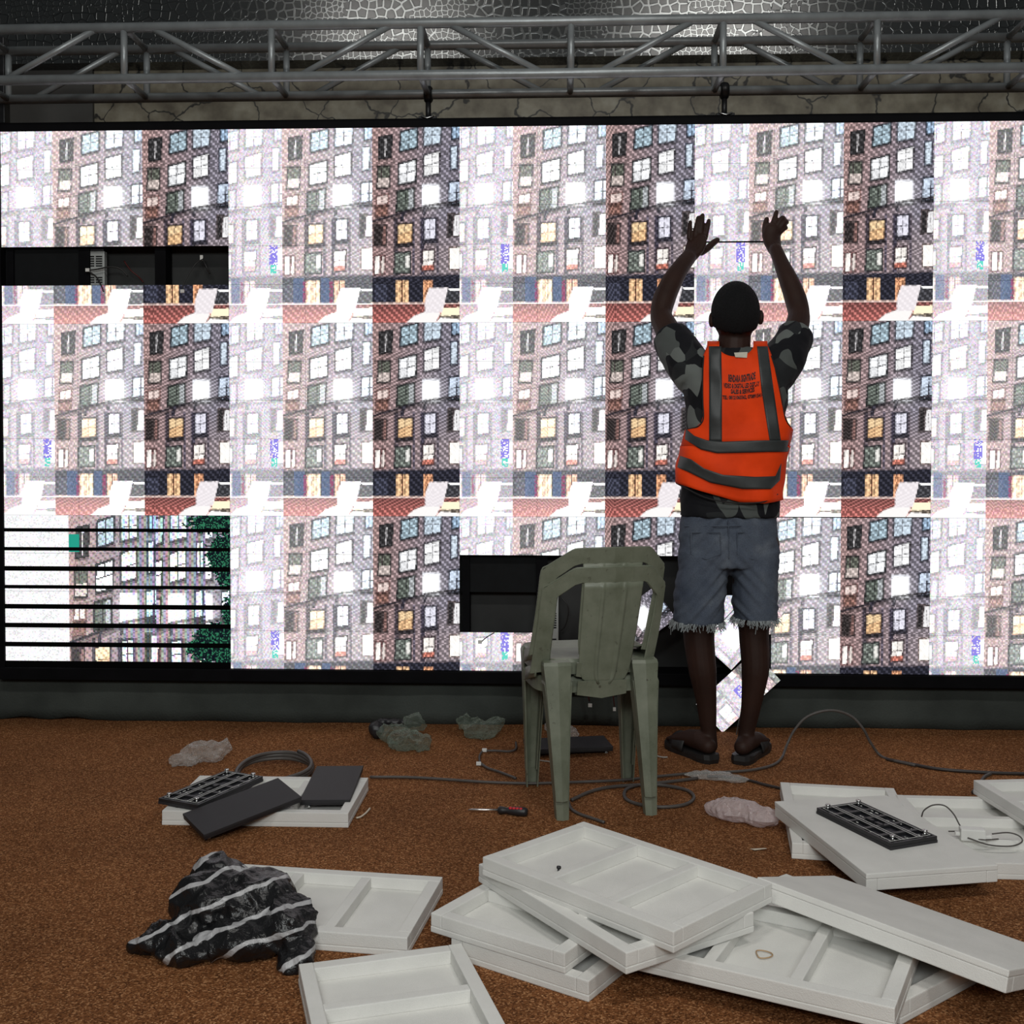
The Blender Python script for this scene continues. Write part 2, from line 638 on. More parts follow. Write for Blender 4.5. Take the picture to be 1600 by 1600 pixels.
# ------------------------------------------------------------------ the setting
o = obj('floor', box_bm((2.4, -3.0, -0.05), (14, 9.0, 0.1)), M_['carpet'])
tag(o, 'brown speckled carpet floor', None, None, 'structure')
WALLY = 0.62
o = obj('wall_back', box_bm((2.4, WALLY + 0.05, 2.1), (14, 0.1, 4.2)), M_['cracked'])
tag(o, 'back wall papered with pale cracked stone behind the truss', None, None, 'structure')
o = obj('trim_1', box_bm((2.4, WALLY - 0.055, 3.59), (14, 0.11, 1.32)), M_['cobble'])
tag(o, 'bulkhead papered with small shiny cobbles above the truss', None, None, 'structure')
o = obj('trim_2', box_bm((-2.36, WALLY - 0.01, 1.5), (5.0, 0.02, 2.93)), M_['pilaster'])
tag(o, 'plain dark grey wall panel at the left end of the back wall', None, None, 'structure')

# ------------------------------------------------------------------ the picture on the screen
def srgb(c):
    c = np.asarray(c, float) / 255.0
    return np.where(c <= 0.04045, c / 12.92, ((c + 0.055) / 1.055) ** 2.4)


def convex(u, v, poly):
    inside = np.ones(u.shape, bool)
    n = len(poly)
    area = sum(poly[i][0] * poly[(i + 1) % n][1] - poly[(i + 1) % n][0] * poly[i][1] for i in range(n))
    s = 1 if area > 0 else -1
    for i in range(n):
        (x0, y0), (x1, y1) = poly[i], poly[(i + 1) % n]
        inside &= s * ((x1 - x0) * (v - y0) - (y1 - y0) * (u - x0)) >= 0
    return inside


def zq(*pts):   # measured corners of the picture, brought to 0..1
    return [((x - 108) / 679.0, (y - 60) / 1525.0) for x, y in pts]


def grow(poly, f):
    cx = sum(p[0] for p in poly) / len(poly)
    cy = sum(p[1] for p in poly) / len(poly)
    return [(p[0] + math.copysign(f[0], p[0] - cx), p[1] + math.copysign(f[1], p[1] - cy)) for p in poly]


def lerp2(a, b, t): return (a[0] + (b[0] - a[0]) * t, a[1] + (b[1] - a[1]) * t)


# (tl, tr, br, bl), glass colour, frame colour, columns, rows of panes
WIN = [
    (zq((172, 140), (262, 122), (252, 285), (170, 300)), (52, 50, 52), (30, 27, 30), 2, 1),
    (zq((335, 100), (460, 68), (455, 212), (330, 245)), (158, 184, 198), (38, 42, 50), 2, 2),
    (zq((515, 52), (645, 52), (640, 182), (513, 207)), (196, 214, 230), (70, 70, 80), 2, 2),
    (zq((735, 55), (787, 55), (787, 140), (735, 152)), (150, 180, 210), (40, 45, 60), 2, 1),
    (zq((162, 370), (245, 362), (240, 520), (152, 525)), (92, 96, 84), (52, 46, 46), 2, 1),
    (zq((320, 350), (450, 314), (444, 478), (318, 503)), (246, 247, 250), (40, 40, 44), 2, 2),
    (zq((512, 282), (633, 248), (631, 418), (513, 442)), (252, 252, 253), (62, 58, 66), 2, 2),
    (zq((724, 218), (768, 212), (766, 376), (724, 388)), (208, 224, 240), (52, 54, 70), 2, 1),
    (zq((147, 602), (232, 582), (228, 655), (147, 665)), (232, 208, 200), (110, 76, 72), 2, 1),
    (zq((145, 675), (228, 662), (228, 738), (142, 748)), (140, 96, 84), (110, 76, 72), 2, 1),
    (zq((308, 565), (435, 537), (430, 690), (302, 714)), (98, 107, 98), (34, 36, 36), 2, 2),
    (zq((510, 515), (622, 515), (622, 672), (510, 672)), (255, 255, 255), (215, 216, 225), 1, 2),
    (zq((712, 495), (763, 485), (758, 655), (706, 660)), (200, 216, 238), (50, 52, 66), 1, 2),
    (zq((775, 485), (787, 485), (787, 655), (772, 655)), (190, 206, 230), (50, 52, 66), 1, 2),
    (zq((130, 828), (188, 828), (182, 975), (126, 975)), (46, 38, 38), (60, 46, 46), 1, 1),
    (zq((196, 828), (216, 828), (212, 975), (190, 975)), (130, 92, 86), (60, 46, 46), 1, 1),
    (zq((310, 818), (420, 810), (415, 955), (308, 965)), (244, 204, 146), (46, 34, 36), 2, 2),
    (zq((517, 780), (600, 772), (599, 928), (516, 938)), (232, 230, 246), (38, 36, 50), 2, 2),
    (zq((705, 742), (748, 738), (738, 908), (698, 915)), (46, 42, 44), (70, 60, 62), 1, 1),
    (zq((748, 750), (787, 745), (787, 904), (740, 910)), (236, 234, 236), (70, 60, 62), 2, 1),
    (zq((134, 1066), (168, 1062), (165, 1200), (131, 1204)), (252, 244, 238), (96, 62, 62), 1, 1),
    (zq((186, 1066), (202, 1064), (198, 1196), (180, 1198)), (236, 222, 214), (96, 62, 62), 1, 1),
    (zq((290, 1044), (402, 1034), (398, 1190), (284, 1196)), (112, 120, 112), (40, 40, 42), 3, 2),
    (zq((504, 1024), (588, 1016), (583, 1170), (500, 1178)), (252, 244, 236), (58, 42, 48), 2, 2),
    (zq((714, 1005), (787, 1000), (787, 1165), (714, 1168)), (250, 246, 240), (110, 92, 88), 1, 1),
]


def picture(u, v):
    """the street scene every receiver card repeats: rows of lit windows above dark shops and a white chair"""
    wl, wr = srgb((162, 128, 124)), srgb((124, 118, 132))
    k = np.clip(u * 1.25, 0, 1)[..., None]
    c = wl * (1 - k) + wr * k
    low = np.clip((v - 0.46) * 6, 0, 1)[..., None]
    c = c * (1 - low) + low * (srgb((152, 118, 116)) * (1 - k) + srgb((140, 126, 132)) * k)
    c = c * (0.93 + 0.10 * np.sin((v + 0.13 * u) * 150)[..., None])          # brick courses
    for x0, x1, col in ((0.25, 0.30, (66, 56, 66)), (0.46, 0.49, (88, 78, 92)), (0.55, 0.60, (60, 54, 70)), (0.74, 0.765, (92, 82, 92))):   # dark piers below the cornice
        w = (u > x0) & (u < x1) & (v > 0.46) & (v < 0.77)
        c[w] = srgb(col)
    tex = 0.92 + 0.13 * np.sin(u * 61 + 4 * np.sin(v * 43)) * np.sin(v * 97 + 3 * np.sin(u * 29)) + 0.08 * np.sin(u * 230 + v * 310)
    for poly, glass, frame, nc, nr in WIN:
        c[convex(u, v, grow(poly, (0.018, 0.0085)))] = srgb(frame) * 1.1 + 0.006
        tl, tr, br, bl = poly
        for i in range(nc):
            for j in range(nr):
                gx, gy = (0.05 if nc > 1 else 0.0), (0.04 if nr > 1 else 0.0)
                a0, a1, b0, b1 = (i + gx) / nc, (i + 1 - gx) / nc, (j + gy) / nr, (j + 1 - gy) / nr
                q = [lerp2(lerp2(tl, tr, a0), lerp2(bl, br, a0), b0), lerp2(lerp2(tl, tr, a1), lerp2(bl, br, a1), b0),
                     lerp2(lerp2(tl, tr, a1), lerp2(bl, br, a1), b1), lerp2(lerp2(tl, tr, a0), lerp2(bl, br, a0), b1)]
                wq = convex(u, v, q)
                c[wq] = (srgb(glass) * (1.0 - 0.10 * ((i + 2 * j) % 3)) * tex[..., None])[wq]
    # sills, string courses and details of single windows
    for poly, glass, frame, nc, nr in WIN[:14] + WIN[16:18]:
        bl, br = poly[3], poly[2]
        w = convex(u, v, [(bl[0] - 0.02, bl[1] + 0.004), (br[0] + 0.02, br[1] + 0.004), (br[0] + 0.02, br[1] + 0.017), (bl[0] - 0.02, bl[1] + 0.017)])
        c[w] = c[w] * 0.42
    for v0 in (0.055, 0.175, 0.188, 0.318, 0.332, 0.452):
        w = (np.abs(v - (v0 - 0.085 * (u - 0.3))) < 0.0035) & (v < 0.45 - 0.1 * u)
        c[w] = c[w] * 0.66
    for q, col, k_ in ((zq((212, 150), (223, 147), (214, 288), (205, 291)), (176, 172, 174), 1.0), (zq((394, 548), (432, 540), (428, 690), (390, 696)), (176, 180, 186), 0.6),
                       (zq((180, 372), (188, 371), (182, 520), (174, 521)), (70, 60, 60), 1.0), (zq((184, 595), (192, 593), (188, 655), (180, 656)), (120, 90, 86), 1.0),
                       (zq((285, 972), (432, 962), (430, 990), (284, 1000)), (44, 38, 42), 1.0), (zq((285, 1008), (432, 998), (430, 1006), (284, 1016)), (120, 100, 100), 1.0),
                       (zq((498, 948), (618, 938), (616, 965), (496, 975)), (46, 42, 52), 1.0)):
        w = convex(u, v, q)
        c[w] = c[w] * (1 - k_) + srgb(col) * k_
    # curtains and warm patches in some of the windows
    w = convex(u, v, zq((160, 455), (243, 450), (240, 520), (152, 525)))
    c[w] = c[w] * 0.4 + srgb((226, 205, 198)) * 0.6
    w = convex(u, v, zq((312, 900), (416, 860), (415, 955), (308, 965)))
    c[w] = c[w] * 0.5 + srgb((206, 146, 84)) * 0.5
    w = convex(u, v, zq((502, 1140), (584, 1132), (583, 1170), (500, 1178)))
    c[w] = srgb((186, 100, 80))
    w = convex(u, v, zq((370, 1060), (400, 1056), (398, 1150), (368, 1156)))
    c[w] = srgb((225, 222, 216))
    # sloping cornice with brackets
    cor = 0.475 - 0.078 * np.clip((u - 0.0) / 0.62, 0, 1) - 0.024 * np.clip((u - 0.62) / 0.38, 0, 1)
    d = v - cor
    w = (d > 0) & (d < 0.011)
    c[w] = srgb((40, 34, 42))
    w = (d >= 0.011) & (d < 0.032)
    c[w] = c[w] * 0.55
    for bx in (0.34, 0.60):
        w = (np.abs(u - bx - 0.02 * (d < 0.02)) < 0.022) & (d > 0) & (d < 0.05)
        c[w] = srgb((46, 42, 54))
    # shop band
    w = (v > 0.752 + 0.012 * (1 - u)) & (v < 0.905)
    c[w] = srgb((34, 34, 48))
    c[(v > 0.748 + 0.012 * (1 - u)) & (v < 0.756 + 0.012 * (1 - u))] = srgb((96, 84, 92))
    c[(v > 0.80) & (v < 0.89) & (u > 0.03) & (u < 0.17)] = srgb((52, 54, 72))
    for x0, x1, col in ((0.265, 0.42, (244, 190, 132)), (0.585, 0.69, (238, 160, 104))):
        w = (u > x0) & (u < x1) & (v > 0.785) & (v < 0.898)
        st = 0.80 + 0.30 * np.sin(u * 130) + 0.22 * np.sin(u * 57 + v * 90)
        c[w] = (srgb(col) * np.clip(st, 0.3, 1.15)[..., None])[w]
        c[w & (np.abs(u - (x0 + x1) / 2) < 0.006)] = srgb((90, 46, 30))
    # red floor
    w = v >= 0.905
    f = np.clip((v - 0.905) / 0.095, 0, 1)[..., None]
    c[w] = (srgb((120, 66, 62)) * (1 - f) + srgb((178, 92, 84)) * f)[w]
    c[(v > 0.898) & (v < 0.907)] = srgb((210, 180, 170))
    # dark sill, bright strip and the white chair with its foot
    c[convex(u, v, zq((690, 1330), (787, 1345), (787, 1430), (660, 1432)))] = srgb((58, 58, 64))
    c[convex(u, v, zq((700, 1318), (787, 1318), (787, 1338), (712, 1338)))] = srgb((240, 240, 240))
    c[convex(u, v, zq((655, 1470), (787, 1468), (787, 1526), (640, 1538)))] = srgb((252, 236, 196))
    c[convex(u, v, zq((640, 1535), (787, 1526), (787, 1560), (620, 1560)))] = srgb((104, 92, 80))
    c[convex(u, v, zq((375, 1585), (430, 1535), (520, 1500), (640, 1512), (600, 1585)))] = srgb((238, 234, 232))
    c[convex(u, v, zq((600, 1585), (640, 1548), (787, 1560), (787, 1585)))] = srgb((240, 236, 234))
    c[convex(u, v, zq((552, 1315), (700, 1310), (655, 1505), (520, 1512), (520, 1405)))] = srgb((226, 218, 222))
    # glow of the brightest window
    r2 = ((u - 0.675) / 0.15) ** 2 + ((v - 0.35) / 0.075) ** 2
    c = c + (0.30 * np.exp(-r2 * 1.6))[..., None]
    return c


def led_colours(Xm, Tm, seed=0):
    """light sent out by the LED at Xm metres from the left and Tm metres below the top edge"""
    rs = np.random.RandomState(seed)
    xm = np.mod(Xm, 0.96)
    b1, b2 = 0.2225, 0.598
    u = np.where(xm < b1, 1 - (b1 - xm) / 0.372, np.where(xm < b2, (xm - b1) / (b2 - b1), (xm - b2) / (0.96 - b2)))
    v = np.mod(Tm, 0.8) / 0.8
    du, dv = 0.0035, 0.0016
    c = sum(picture(np.clip(u + a * du, 0, 0.999), np.clip(v + b_ * dv, 0, 0.9999)) for a in (-1, 1) for b_ in (-1, 1)) / 4
    band = np.where(xm < b1, 0, np.where(xm < b2, 1, 2))
    ii, jj = np.round(Xm / 0.005).astype(int), np.round(Tm / 0.005).astype(int)
    diag = np.where((ii - jj) % 3 == 0, 1.0, 0.0)
    nz = rs.rand(*Xm.shape)
    nz3 = rs.rand(*Xm.shape, 3)
    g = c @ np.array([0.3, 0.55, 0.15])
    cm = c * 0.62 + g[..., None] * 0.38
    ch = c * 0.35 + g[..., None] * 0.65
    dark = np.clip(1.25 - 1.6 * g, 0, 1)                    # the stripes show on the half-lit parts
    stripe = 1 + dark * np.where(diag > 0, 0.85, -0.36)
    lo = (c * 0.82 + g[..., None] * 0.18) * 1.17 * stripe[..., None] + 0.006 + 0.012 * diag[..., None]
    mid = (0.16 + 2.25 * cm) * (1 + dark * np.where(diag > 0, 0.36, -0.20))[..., None] * (0.90 + 0.2 * nz3)
    hi = (0.50 + 1.75 * ch) * (0.98 + 0.22 * diag - 0.16 * (nz < 0.3))[..., None] * (0.80 + 0.38 * nz3) * np.array([0.98, 0.935, 1.0])
    out = np.where((band == 2)[..., None], lo, np.where((band == 1)[..., None], mid, hi))
    # blue and teal flecks where the bright band clips
    sp = (band == 0) & (np.abs(u - 0.91) < 0.045) & (v > 0.60) & (v < 0.70) & (nz < 0.7)
    out[sp] = srgb((150, 140, 238))
    sp = (band == 0) & (np.abs(u - 0.905) < 0.035) & (v > 0.70) & (v < 0.745) & (nz < 0.7)
    out[sp] = srgb((110, 226, 208))
    sp = (band < 2) & (v > 0.77) & (v < 0.90) & (((u > 0.12) & (u < 0.25)) | ((u > 0.43) & (u < 0.52)))
    out[sp] = out[sp] * 0.55 + 0.6 * (srgb((92, 118, 160)) * (0.7 + 0.6 * nz[..., None]))[sp]
    sp = (band < 2) & (v > 0.785) & (v < 0.90) & ((np.abs(u - 0.25) < 0.018) | (np.abs(u - 0.55) < 0.018)) & (nz < 0.75)
    out[sp] = out[sp] * 0.5 + 0.5 * srgb((196, 70, 130))
    # the faulty lower left cabinet: a larger picture with dead lines
    w = (Xm < 0.96) & (Tm > 1.6)
    if w.any():
        t = Tm - 1.6
        u2 = (Xm - 0.275) / 0.372
        u2 = np.where(u2 > 1.0, u2 - 0.56, u2)
        c2 = picture(np.clip(np.where(u2 > 1.0, u2 - 0.3, u2), 0, 0.999), np.clip(t / 1.12, 0, 0.7))
        c2 = c2 * 0.7 + 0.3 * (c2 @ np.array([0.3, 0.55, 0.15]))[..., None]
        b2c = (0.05 + 2.0 * c2) * (1.05 - 0.45 * diag)[..., None] * (0.85 + 0.3 * nz3)
        moire = 1 + 0.22 * np.stack([np.sin(ii * 2.2 + k) for k in (0, 2, 4)], -1) * ((Xm > 0.5) & (Xm < 0.86))[..., None]
        b2c = b2c * moire
        tealw = (Xm > 0.275) & (Xm < 0.318) & (t > 0.08) & (t < 0.155)
        b2c[tealw] = srgb((40, 160, 138))
        # foliage in front of the facade at the right
        def fol(x, y):
            e = np.zeros(x.shape)
            for (cx, cy, rx, ry) in ((0.93, 0.03, 0.16, 0.05), (0.97, 0.17, 0.12, 0.11), (0.99, 0.24, 0.10, 0.08), (0.99, 0.40, 0.07, 0.09), (0.93, 0.50, 0.13, 0.055), (0.88, 0.56, 0.11, 0.06), (0.98, 0.57, 0.12, 0.07)):
                e = np.maximum(e, 1.25 - ((x - cx) / rx) ** 2 - ((y - cy) / ry) ** 2)
            return e
        fe = fol(Xm, t) + 0.35 * np.sin(Xm * 150 + 3 * np.sin(t * 120)) * np.sin(t * 170 + Xm * 40)
        fw = fe > 0.35
        g = rs.rand(*Xm.shape)
        leaf = np.where((g > 0.72)[..., None], srgb((50, 120, 88)), np.where((g > 0.4)[..., None], srgb((22, 46, 40)), srgb((16, 20, 30))))
        b2c[fw] = leaf[fw]
        wash = 1.0 - 0.22 * (nz < 0.25 * (0.5 + 0.5 * np.sin(Xm * 45) * np.sin(t * 78)))
        white = np.stack([wash, wash * 0.995, wash * 1.01], -1) * (0.93 + 0.14 * nz3)
        b2c = np.where((Xm < 0.275)[..., None], white, b2c)
        ln = (np.mod(t - 0.056, 0.08) < 0.0165) & (t > 0.05)
        b2c[ln | (t > 0.618)] = 0.0015
        out = np.where(w[..., None], b2c, out)
    return np.clip(out, 0, 1.25)


def led_module_mesh(name, X0, T0, nx=64, ny=32, dim=1.0, proud=0.0):
    """one LED tile: a shallow black tray carrying a grid of coloured LEDs; local x right, z up from its lower left corner, face towards -y"""
    w, h, th = 0.3194, 0.1594, 0.016
    xs = np.linspace(0.0003, w, nx + 1)
    zs = np.linspace(h, 0.0003, ny + 1)
    gx, gz = np.meshgrid(xs, zs)
    gv = np.stack([gx, np.full_like(gx, -0.0006), gz], -1).reshape(-1, 3)
    bx = np.array([(x, y, z) for x in (0.0, w) for y in (0.0, th) for z in (0.0, h)])
    b = len(gv)
    bf = [(0, 4, 5, 1), (2, 3, 7, 6), (0, 1, 3, 2), (4, 6, 7, 5), (1, 5, 7, 3), (0, 2, 6, 4)]
    I, J = np.meshgrid(np.arange(ny), np.arange(nx), indexing='ij')
    a = (I * (nx + 1) + J).ravel()
    gf = np.stack([a, a + nx + 1, a + nx + 2, a + 1], -1)
    faces = np.vstack([gf, np.array(bf) + b])
    me = bpy.data.meshes.new(name)
    verts = np.vstack([gv, bx])
    me.vertices.add(len(verts))
    me.vertices.foreach_set('co', verts.ravel())
    nf = len(faces)
    me.loops.add(nf * 4)
    me.loops.foreach_set('vertex_index', faces.ravel().astype(np.int32))
    me.polygons.add(nf)
    me.polygons.foreach_set('loop_start', np.arange(0, nf * 4, 4, dtype=np.int32))
    me.polygons.foreach_set('loop_total', np.full(nf, 4, dtype=np.int32))
    me.update(calc_edges=True)
    me.materials.append(M_['led'])
    me.materials.append(M_['black_plastic'])
    mi = np.zeros(nf, np.int32)
    mi[-6:] = 1
    me.polygons.foreach_set('material_index', mi)
    Xc = X0 + (J + 0.5) * 0.32 / nx
    Tc = T0 + (I + 0.5) * 0.16 / ny
    c = led_colours(Xc, Tc, seed=int(X0 * 1000 + T0 * 77) % 100000) * dim
    rgba = np.ones((nf, 4), np.float32)
    rgba[:len(gf), :3] = c.reshape(-1, 3)
    at = me.attributes.new('led', 'FLOAT_COLOR', 'FACE')
    at.data.foreach_set('color', rgba.ravel())
    return me


# ------------------------------------------------------------------ the video wall
ZB, ZH = 0.23555, 2.24
ZT = ZB + ZH
wall = empty('led_video_wall', (0, 0, ZB))
tag(wall, 'huge LED video wall showing a repeated street facade in bright and dark bands', 'video wall')
missing = {(3, 0), (3, 1), (3, 2), (11, 6), (11, 7), (11, 8), (12, 6), (12, 7), (12, 8), (11, 9), (13, 7), (13, 8), (13, 9)}
NCOL = 15
for r in range(14):
    for cidx in range(NCOL):
        if (r, cidx) in missing: continue
        x, t = cidx * 0.32, r * 0.16
        me = led_module_mesh('led_module', x, t)
        m = link('led_module', me, None, wall)
        dz = 0.0
        if (r, cidx) == (2, 9): dz = 0.005
        if r <= 9 and cidx in (9, 10, 11) and r >= 8: dz = 0.0028
        m.location = (x, -0.003 if (r, cidx) == (2, 9) else 0.0, ZH - t - 0.16 + dz)
FD = 0.11
FR = [('frame_top_rail', (2.4, FD / 2, ZH + 0.019), (4.86, FD, 0.036)), ('frame_bottom_rail', (2.4, FD / 2 - 0.012, -0.026), (4.86, FD + 0.02, 0.05)),
      ('frame_side_rail', (-0.016, FD / 2 - 0.004, ZH / 2 - 0.007), (0.03, FD + 0.01, ZH + 0.088)), ('frame_side_rail', (4.816, FD / 2 - 0.004, ZH / 2 - 0.007), (0.03, FD + 0.01, ZH + 0.088))]
for nme, c, s in FR:
    obj(nme, box_bm(c, s, 0.003), M_['frame_black'], wall)
obj('back_panel', box_bm((2.4, FD + 0.006, ZH / 2), (4.8, 0.01, ZH)), M_['back_panel'], wall)
for k in range(5):
    for dx in (0.0, 0.316, 0.64):
        obj('cabinet_upright', box_bm((k * 0.96 + dx + 0.024, 0.06, ZH / 2), (0.046 if dx else 0.03, 0.075, ZH - 0.01)), M_['frame_black'], wall)
# blank covers on the mounting bays where no tile sits
obj('bay_cover', box_bm((0.166, 0.04, ZH - 0.56), (0.33, 0.012, 0.158)), M_['black_matte'], wall)
obj('bay_cover', box_bm((2.10, 0.05, ZH - 0.16 * 11.5), (0.355, 0.012, 0.158)), M_['black_matte'], wall)


def power_supply(loc, label, h=0.20):
    root = empty('power_supply', loc)
    tag(root, label, 'power supply', 'power supplies inside the video wall')
    obj('case', box_bm((0, 0, 0), (0.078, 0.03, h), 0.002), M_['psu'], root)
    bm = bmesh.new()
    z = h / 2 - 0.022
    k = 0
    while z > -h / 2 + 0.012:
        if not (5 <= k % 11 <= 8):
            for sx in (-0.017, 0.017):
                add_box(bm, (sx, -0.0155, z), (0.027, 0.003, 0.005))
        z -= 0.0098
        k += 1
    tag(obj('vent_slots', bm, M_['black_matte'], root), None, None, None, 'stuff')
    obj('terminal_strip', box_bm((0, -0.005, h / 2 + 0.006), (0.07, 0.02, 0.010), 0.001), M_['black_plastic'], root)


power_supply(tuple(P(151, 420, 0.05)), 'pale slotted power supply in the gap at upper left of the video wall', 0.142)
power_supply(tuple(P(858, 965, 0.05)), 'pale slotted power supply seen through the chair back in the lower gap', 0.26)


def wire_lead(label, pts, r, mat, plug=None, group=None, plug_size=(0.016, 0.010, 0.014)):
    root = empty('wire_lead', tuple(pts[0]))
    tag(root, label, 'wire', group)
    base = Vector(pts[0])
    cable('wire', [Vector(p) - base for p in pts], r, mat, root, 6, 6)
    for q in (plug or []):
        obj('plug', box_bm(tuple(Vector(q) - base), plug_size, 0.001), M_['white_plastic'], root)
    return root


wire_lead('black lead with a white plug crossing the upper left power supply', [P(200, 432, 0.03), P(188, 420, 0.02), P(172, 417, 0.012), P(150, 421, 0.01), P(138, 422, 0.008)], 0.0032, M_['wire_black'], [P(137, 422, 0.008)])
wire_lead('black lead drooping below the upper left power supply', [P(138, 424, 0.01), P(150, 432, 0.008), P(158, 446, -0.004), P(162, 456, -0.006)], 0.003, M_['wire_black'])
wire_lead('red wire hanging in the upper left gap beside the power supply', [P(194, 408, 0.05), P(204, 422, 0.04), P(216, 432, 0.04), P(224, 441, 0.03)], 0.003, M_['wire_red'])
wire_lead('thin lead with a white plug dangling over the dark band below the upper left gap', [P(318, 404, 0.03), P(306, 412, 0.012), P(294, 430, 0.004), P(287, 444, -0.006), P(285, 455, -0.008)], 0.0025, M_['wire_black'], [P(285, 455, -0.008)])
wire_lead('short lead with a pale tip sticking up in the right of the upper left gap', [P(316, 404, 0.03), P(322, 416, 0.02), P(328, 428, 0.03)], 0.0035, M_['wire_black'], [P(315, 403, 0.03)], None, (0.012, 0.008, 0.022))
wire_lead('grey lead with a pale plug hanging over the lit tile below the lower gap', [P(778, 986, 0.02), P(770, 990, -0.004), P(760, 996, -0.008), P(752, 1003, -0.010)], 0.0022, M_['wire_black'], [P(750, 1003, -0.01)])
wire_lead('black wire loop seen through the left opening of the chair backs', [P(875, 930, 0.04), P(888, 950, 0.03), P(884, 976, 0.04), P(876, 986, 0.05)], 0.0025, M_['wire_black'])
wire_lead('red wire with a white plug hanging below the chair seat', [P(914, 1052, -0.005), P(917, 1075, -0.02), P(921, 1096, -0.02)], 0.0025, M_['wire_red'], [P(922, 1102, -0.02)])
wire_lead('pale plug on a short wire behind the front right chair leg', [P(956, 1058, -0.005), P(958, 1085, -0.02), P(960, 1104, -0.02)], 0.0022, M_['wire_red'], [P(960, 1108, -0.02)], None, (0.012, 0.010, 0.014))
wire_lead('thin wire running from a dangling tile down to the floor between the feet', [P(1163, 1060, -0.01), P(1160, 1100, -0.05), P(1154, 1130, -0.07), P(1150, 1152, -0.08)], 0.0022, M_['cable_grey'])

# tiles hanging loose in front of the lower gap
def loose_lit(label, corner, ang, Xs, Ts, Y, tilt=0.0, dim=1.0):
    """corner: its lower left corner as seen, ang: rise of its long side"""
    me = led_module_mesh('loose_led_tile', Xs, Ts, dim=dim)
    m = link('loose_led_tile', me)
    c = P(corner[0], corner[1], Y)
    m.matrix_world = Matrix.Translation(c) @ Matrix.Rotation(math.radians(-ang), 4, 'Y') @ Matrix.Rotation(math.radians(tilt), 4, 'Z')
    tag(m, label, 'LED tile')
    return m


loose_lit('lit LED tile hanging askew at the screen bottom between chair and left leg', (959, 1037), 36.5, 2.55, 1.0, 0.012)
loose_lit('lit LED tile hanging diagonally between the knees of the man', (1142.5, 1047), 47.5, 2.88, 1.0, -0.022)
loose_lit('lit LED tile dangling lowest, below the screen edge and behind the shins', (1129, 1145), 43, 2.90, 1.22, -0.03)

# cloth below the screen
bm = bmesh.new()
nx = 160
rows = []
for j, z in enumerate((0.187, 0.15, 0.1, 0.05, 0.002)):
    row = []
    for i in range(nx + 1):
        x = -1.2 + 6.4 * i / nx
        lift = (0.006 + 0.006 * math.sin(x * 30)) if (j == 4 and x < 0.42) else 0
        row.append(bm.verts.new((x, 0.045 + (0.006 * math.sin(x * 9) + 0.004 * math.sin(x * 23 + 1)) * (j / 4), z + lift)))
    rows.append(row)
for a, b in zip(rows, rows[1:]):
    for i in range(nx):
        bm.faces.new((a[i], a[i + 1], b[i + 1], b[i]))
sk = obj('stage_skirt', bm, M_['skirt'], None, True)
sm = sk.modifiers.new('s', 'SOLIDIFY')
sm.thickness = 0.003
tag(sk, 'dull grey-green cloth skirt hanging from the screen bottom to the carpet', 'cloth skirt')

# ------------------------------------------------------------------ truss
YB, YF = 0.055, -0.19
tr = empty('lighting_truss', (0, 0, 0))
tag(tr, 'grey steel tube box truss spanning above the video wall', 'truss')
ZTOP = P(800, 34.5 + 0, YF).z
ZBOT = P(800, 115.5, YF).z
RC = 0.0195
X0, X1 = -0.75, 5.2
for nme, y, z in (('upper_chord', YF, ZTOP), ('lower_chord', YF, ZBOT), ('upper_chord', YB, ZTOP), ('lower_chord', YB, ZBOT)):
    obj(nme, tube_bm([(X0, y, z), (X1, y, z)], RC, 20), M_['truss'], tr, True)
BAY = 0.591
xf0 = P(194, 90, YF).x
xb0 = P(229, 120, YB).x
for k in range(-2, 8):
    xf = xf0 + k * BAY
    xb = xf0 + 0.045 + k * BAY - 0.012 * 0
    if xf < X0 or xf > X1: continue
    obj('upright', tube_bm([(xf, YF, ZBOT), (xf, YF, ZTOP)], 0.0135, 14), M_['truss'], tr, True)
    obj('upright', tube_bm([(xf, YB, ZBOT), (xf, YB, ZTOP)], 0.0135, 14), M_['truss'], tr, True)
    obj('cross_tube', tube_bm([(xf, YF, ZTOP), (xf, YB, ZTOP)], 0.0125, 12), M_['truss'], tr, True)
    obj('cross_tube', tube_bm([(xf, YF, ZBOT), (xf, YB, ZBOT)], 0.0125, 12), M_['truss'], tr, True)
    rise = (k % 2 == 0)
    a, b = xf + 0.105, xf + BAY - 0.105
    for y in (YF, YB):
        # bays alternate: falling to the right after an even upright, rising after an odd one
        zz = (ZTOP, ZBOT) if rise else (ZBOT, ZTOP)
        obj('diagonal', tube_bm([(a, y, zz[0]), (b, y, zz[1])], 0.0125, 14), M_['truss'], tr, True)
# end plate at the far left
obj('end_plate', box_bm((-0.02, (YF + YB) / 2 + 0.14, (ZTOP + ZBOT) / 2 - 0.02), (0.03, 0.05, 0.36), 0.004), M_['clamp'], tr)


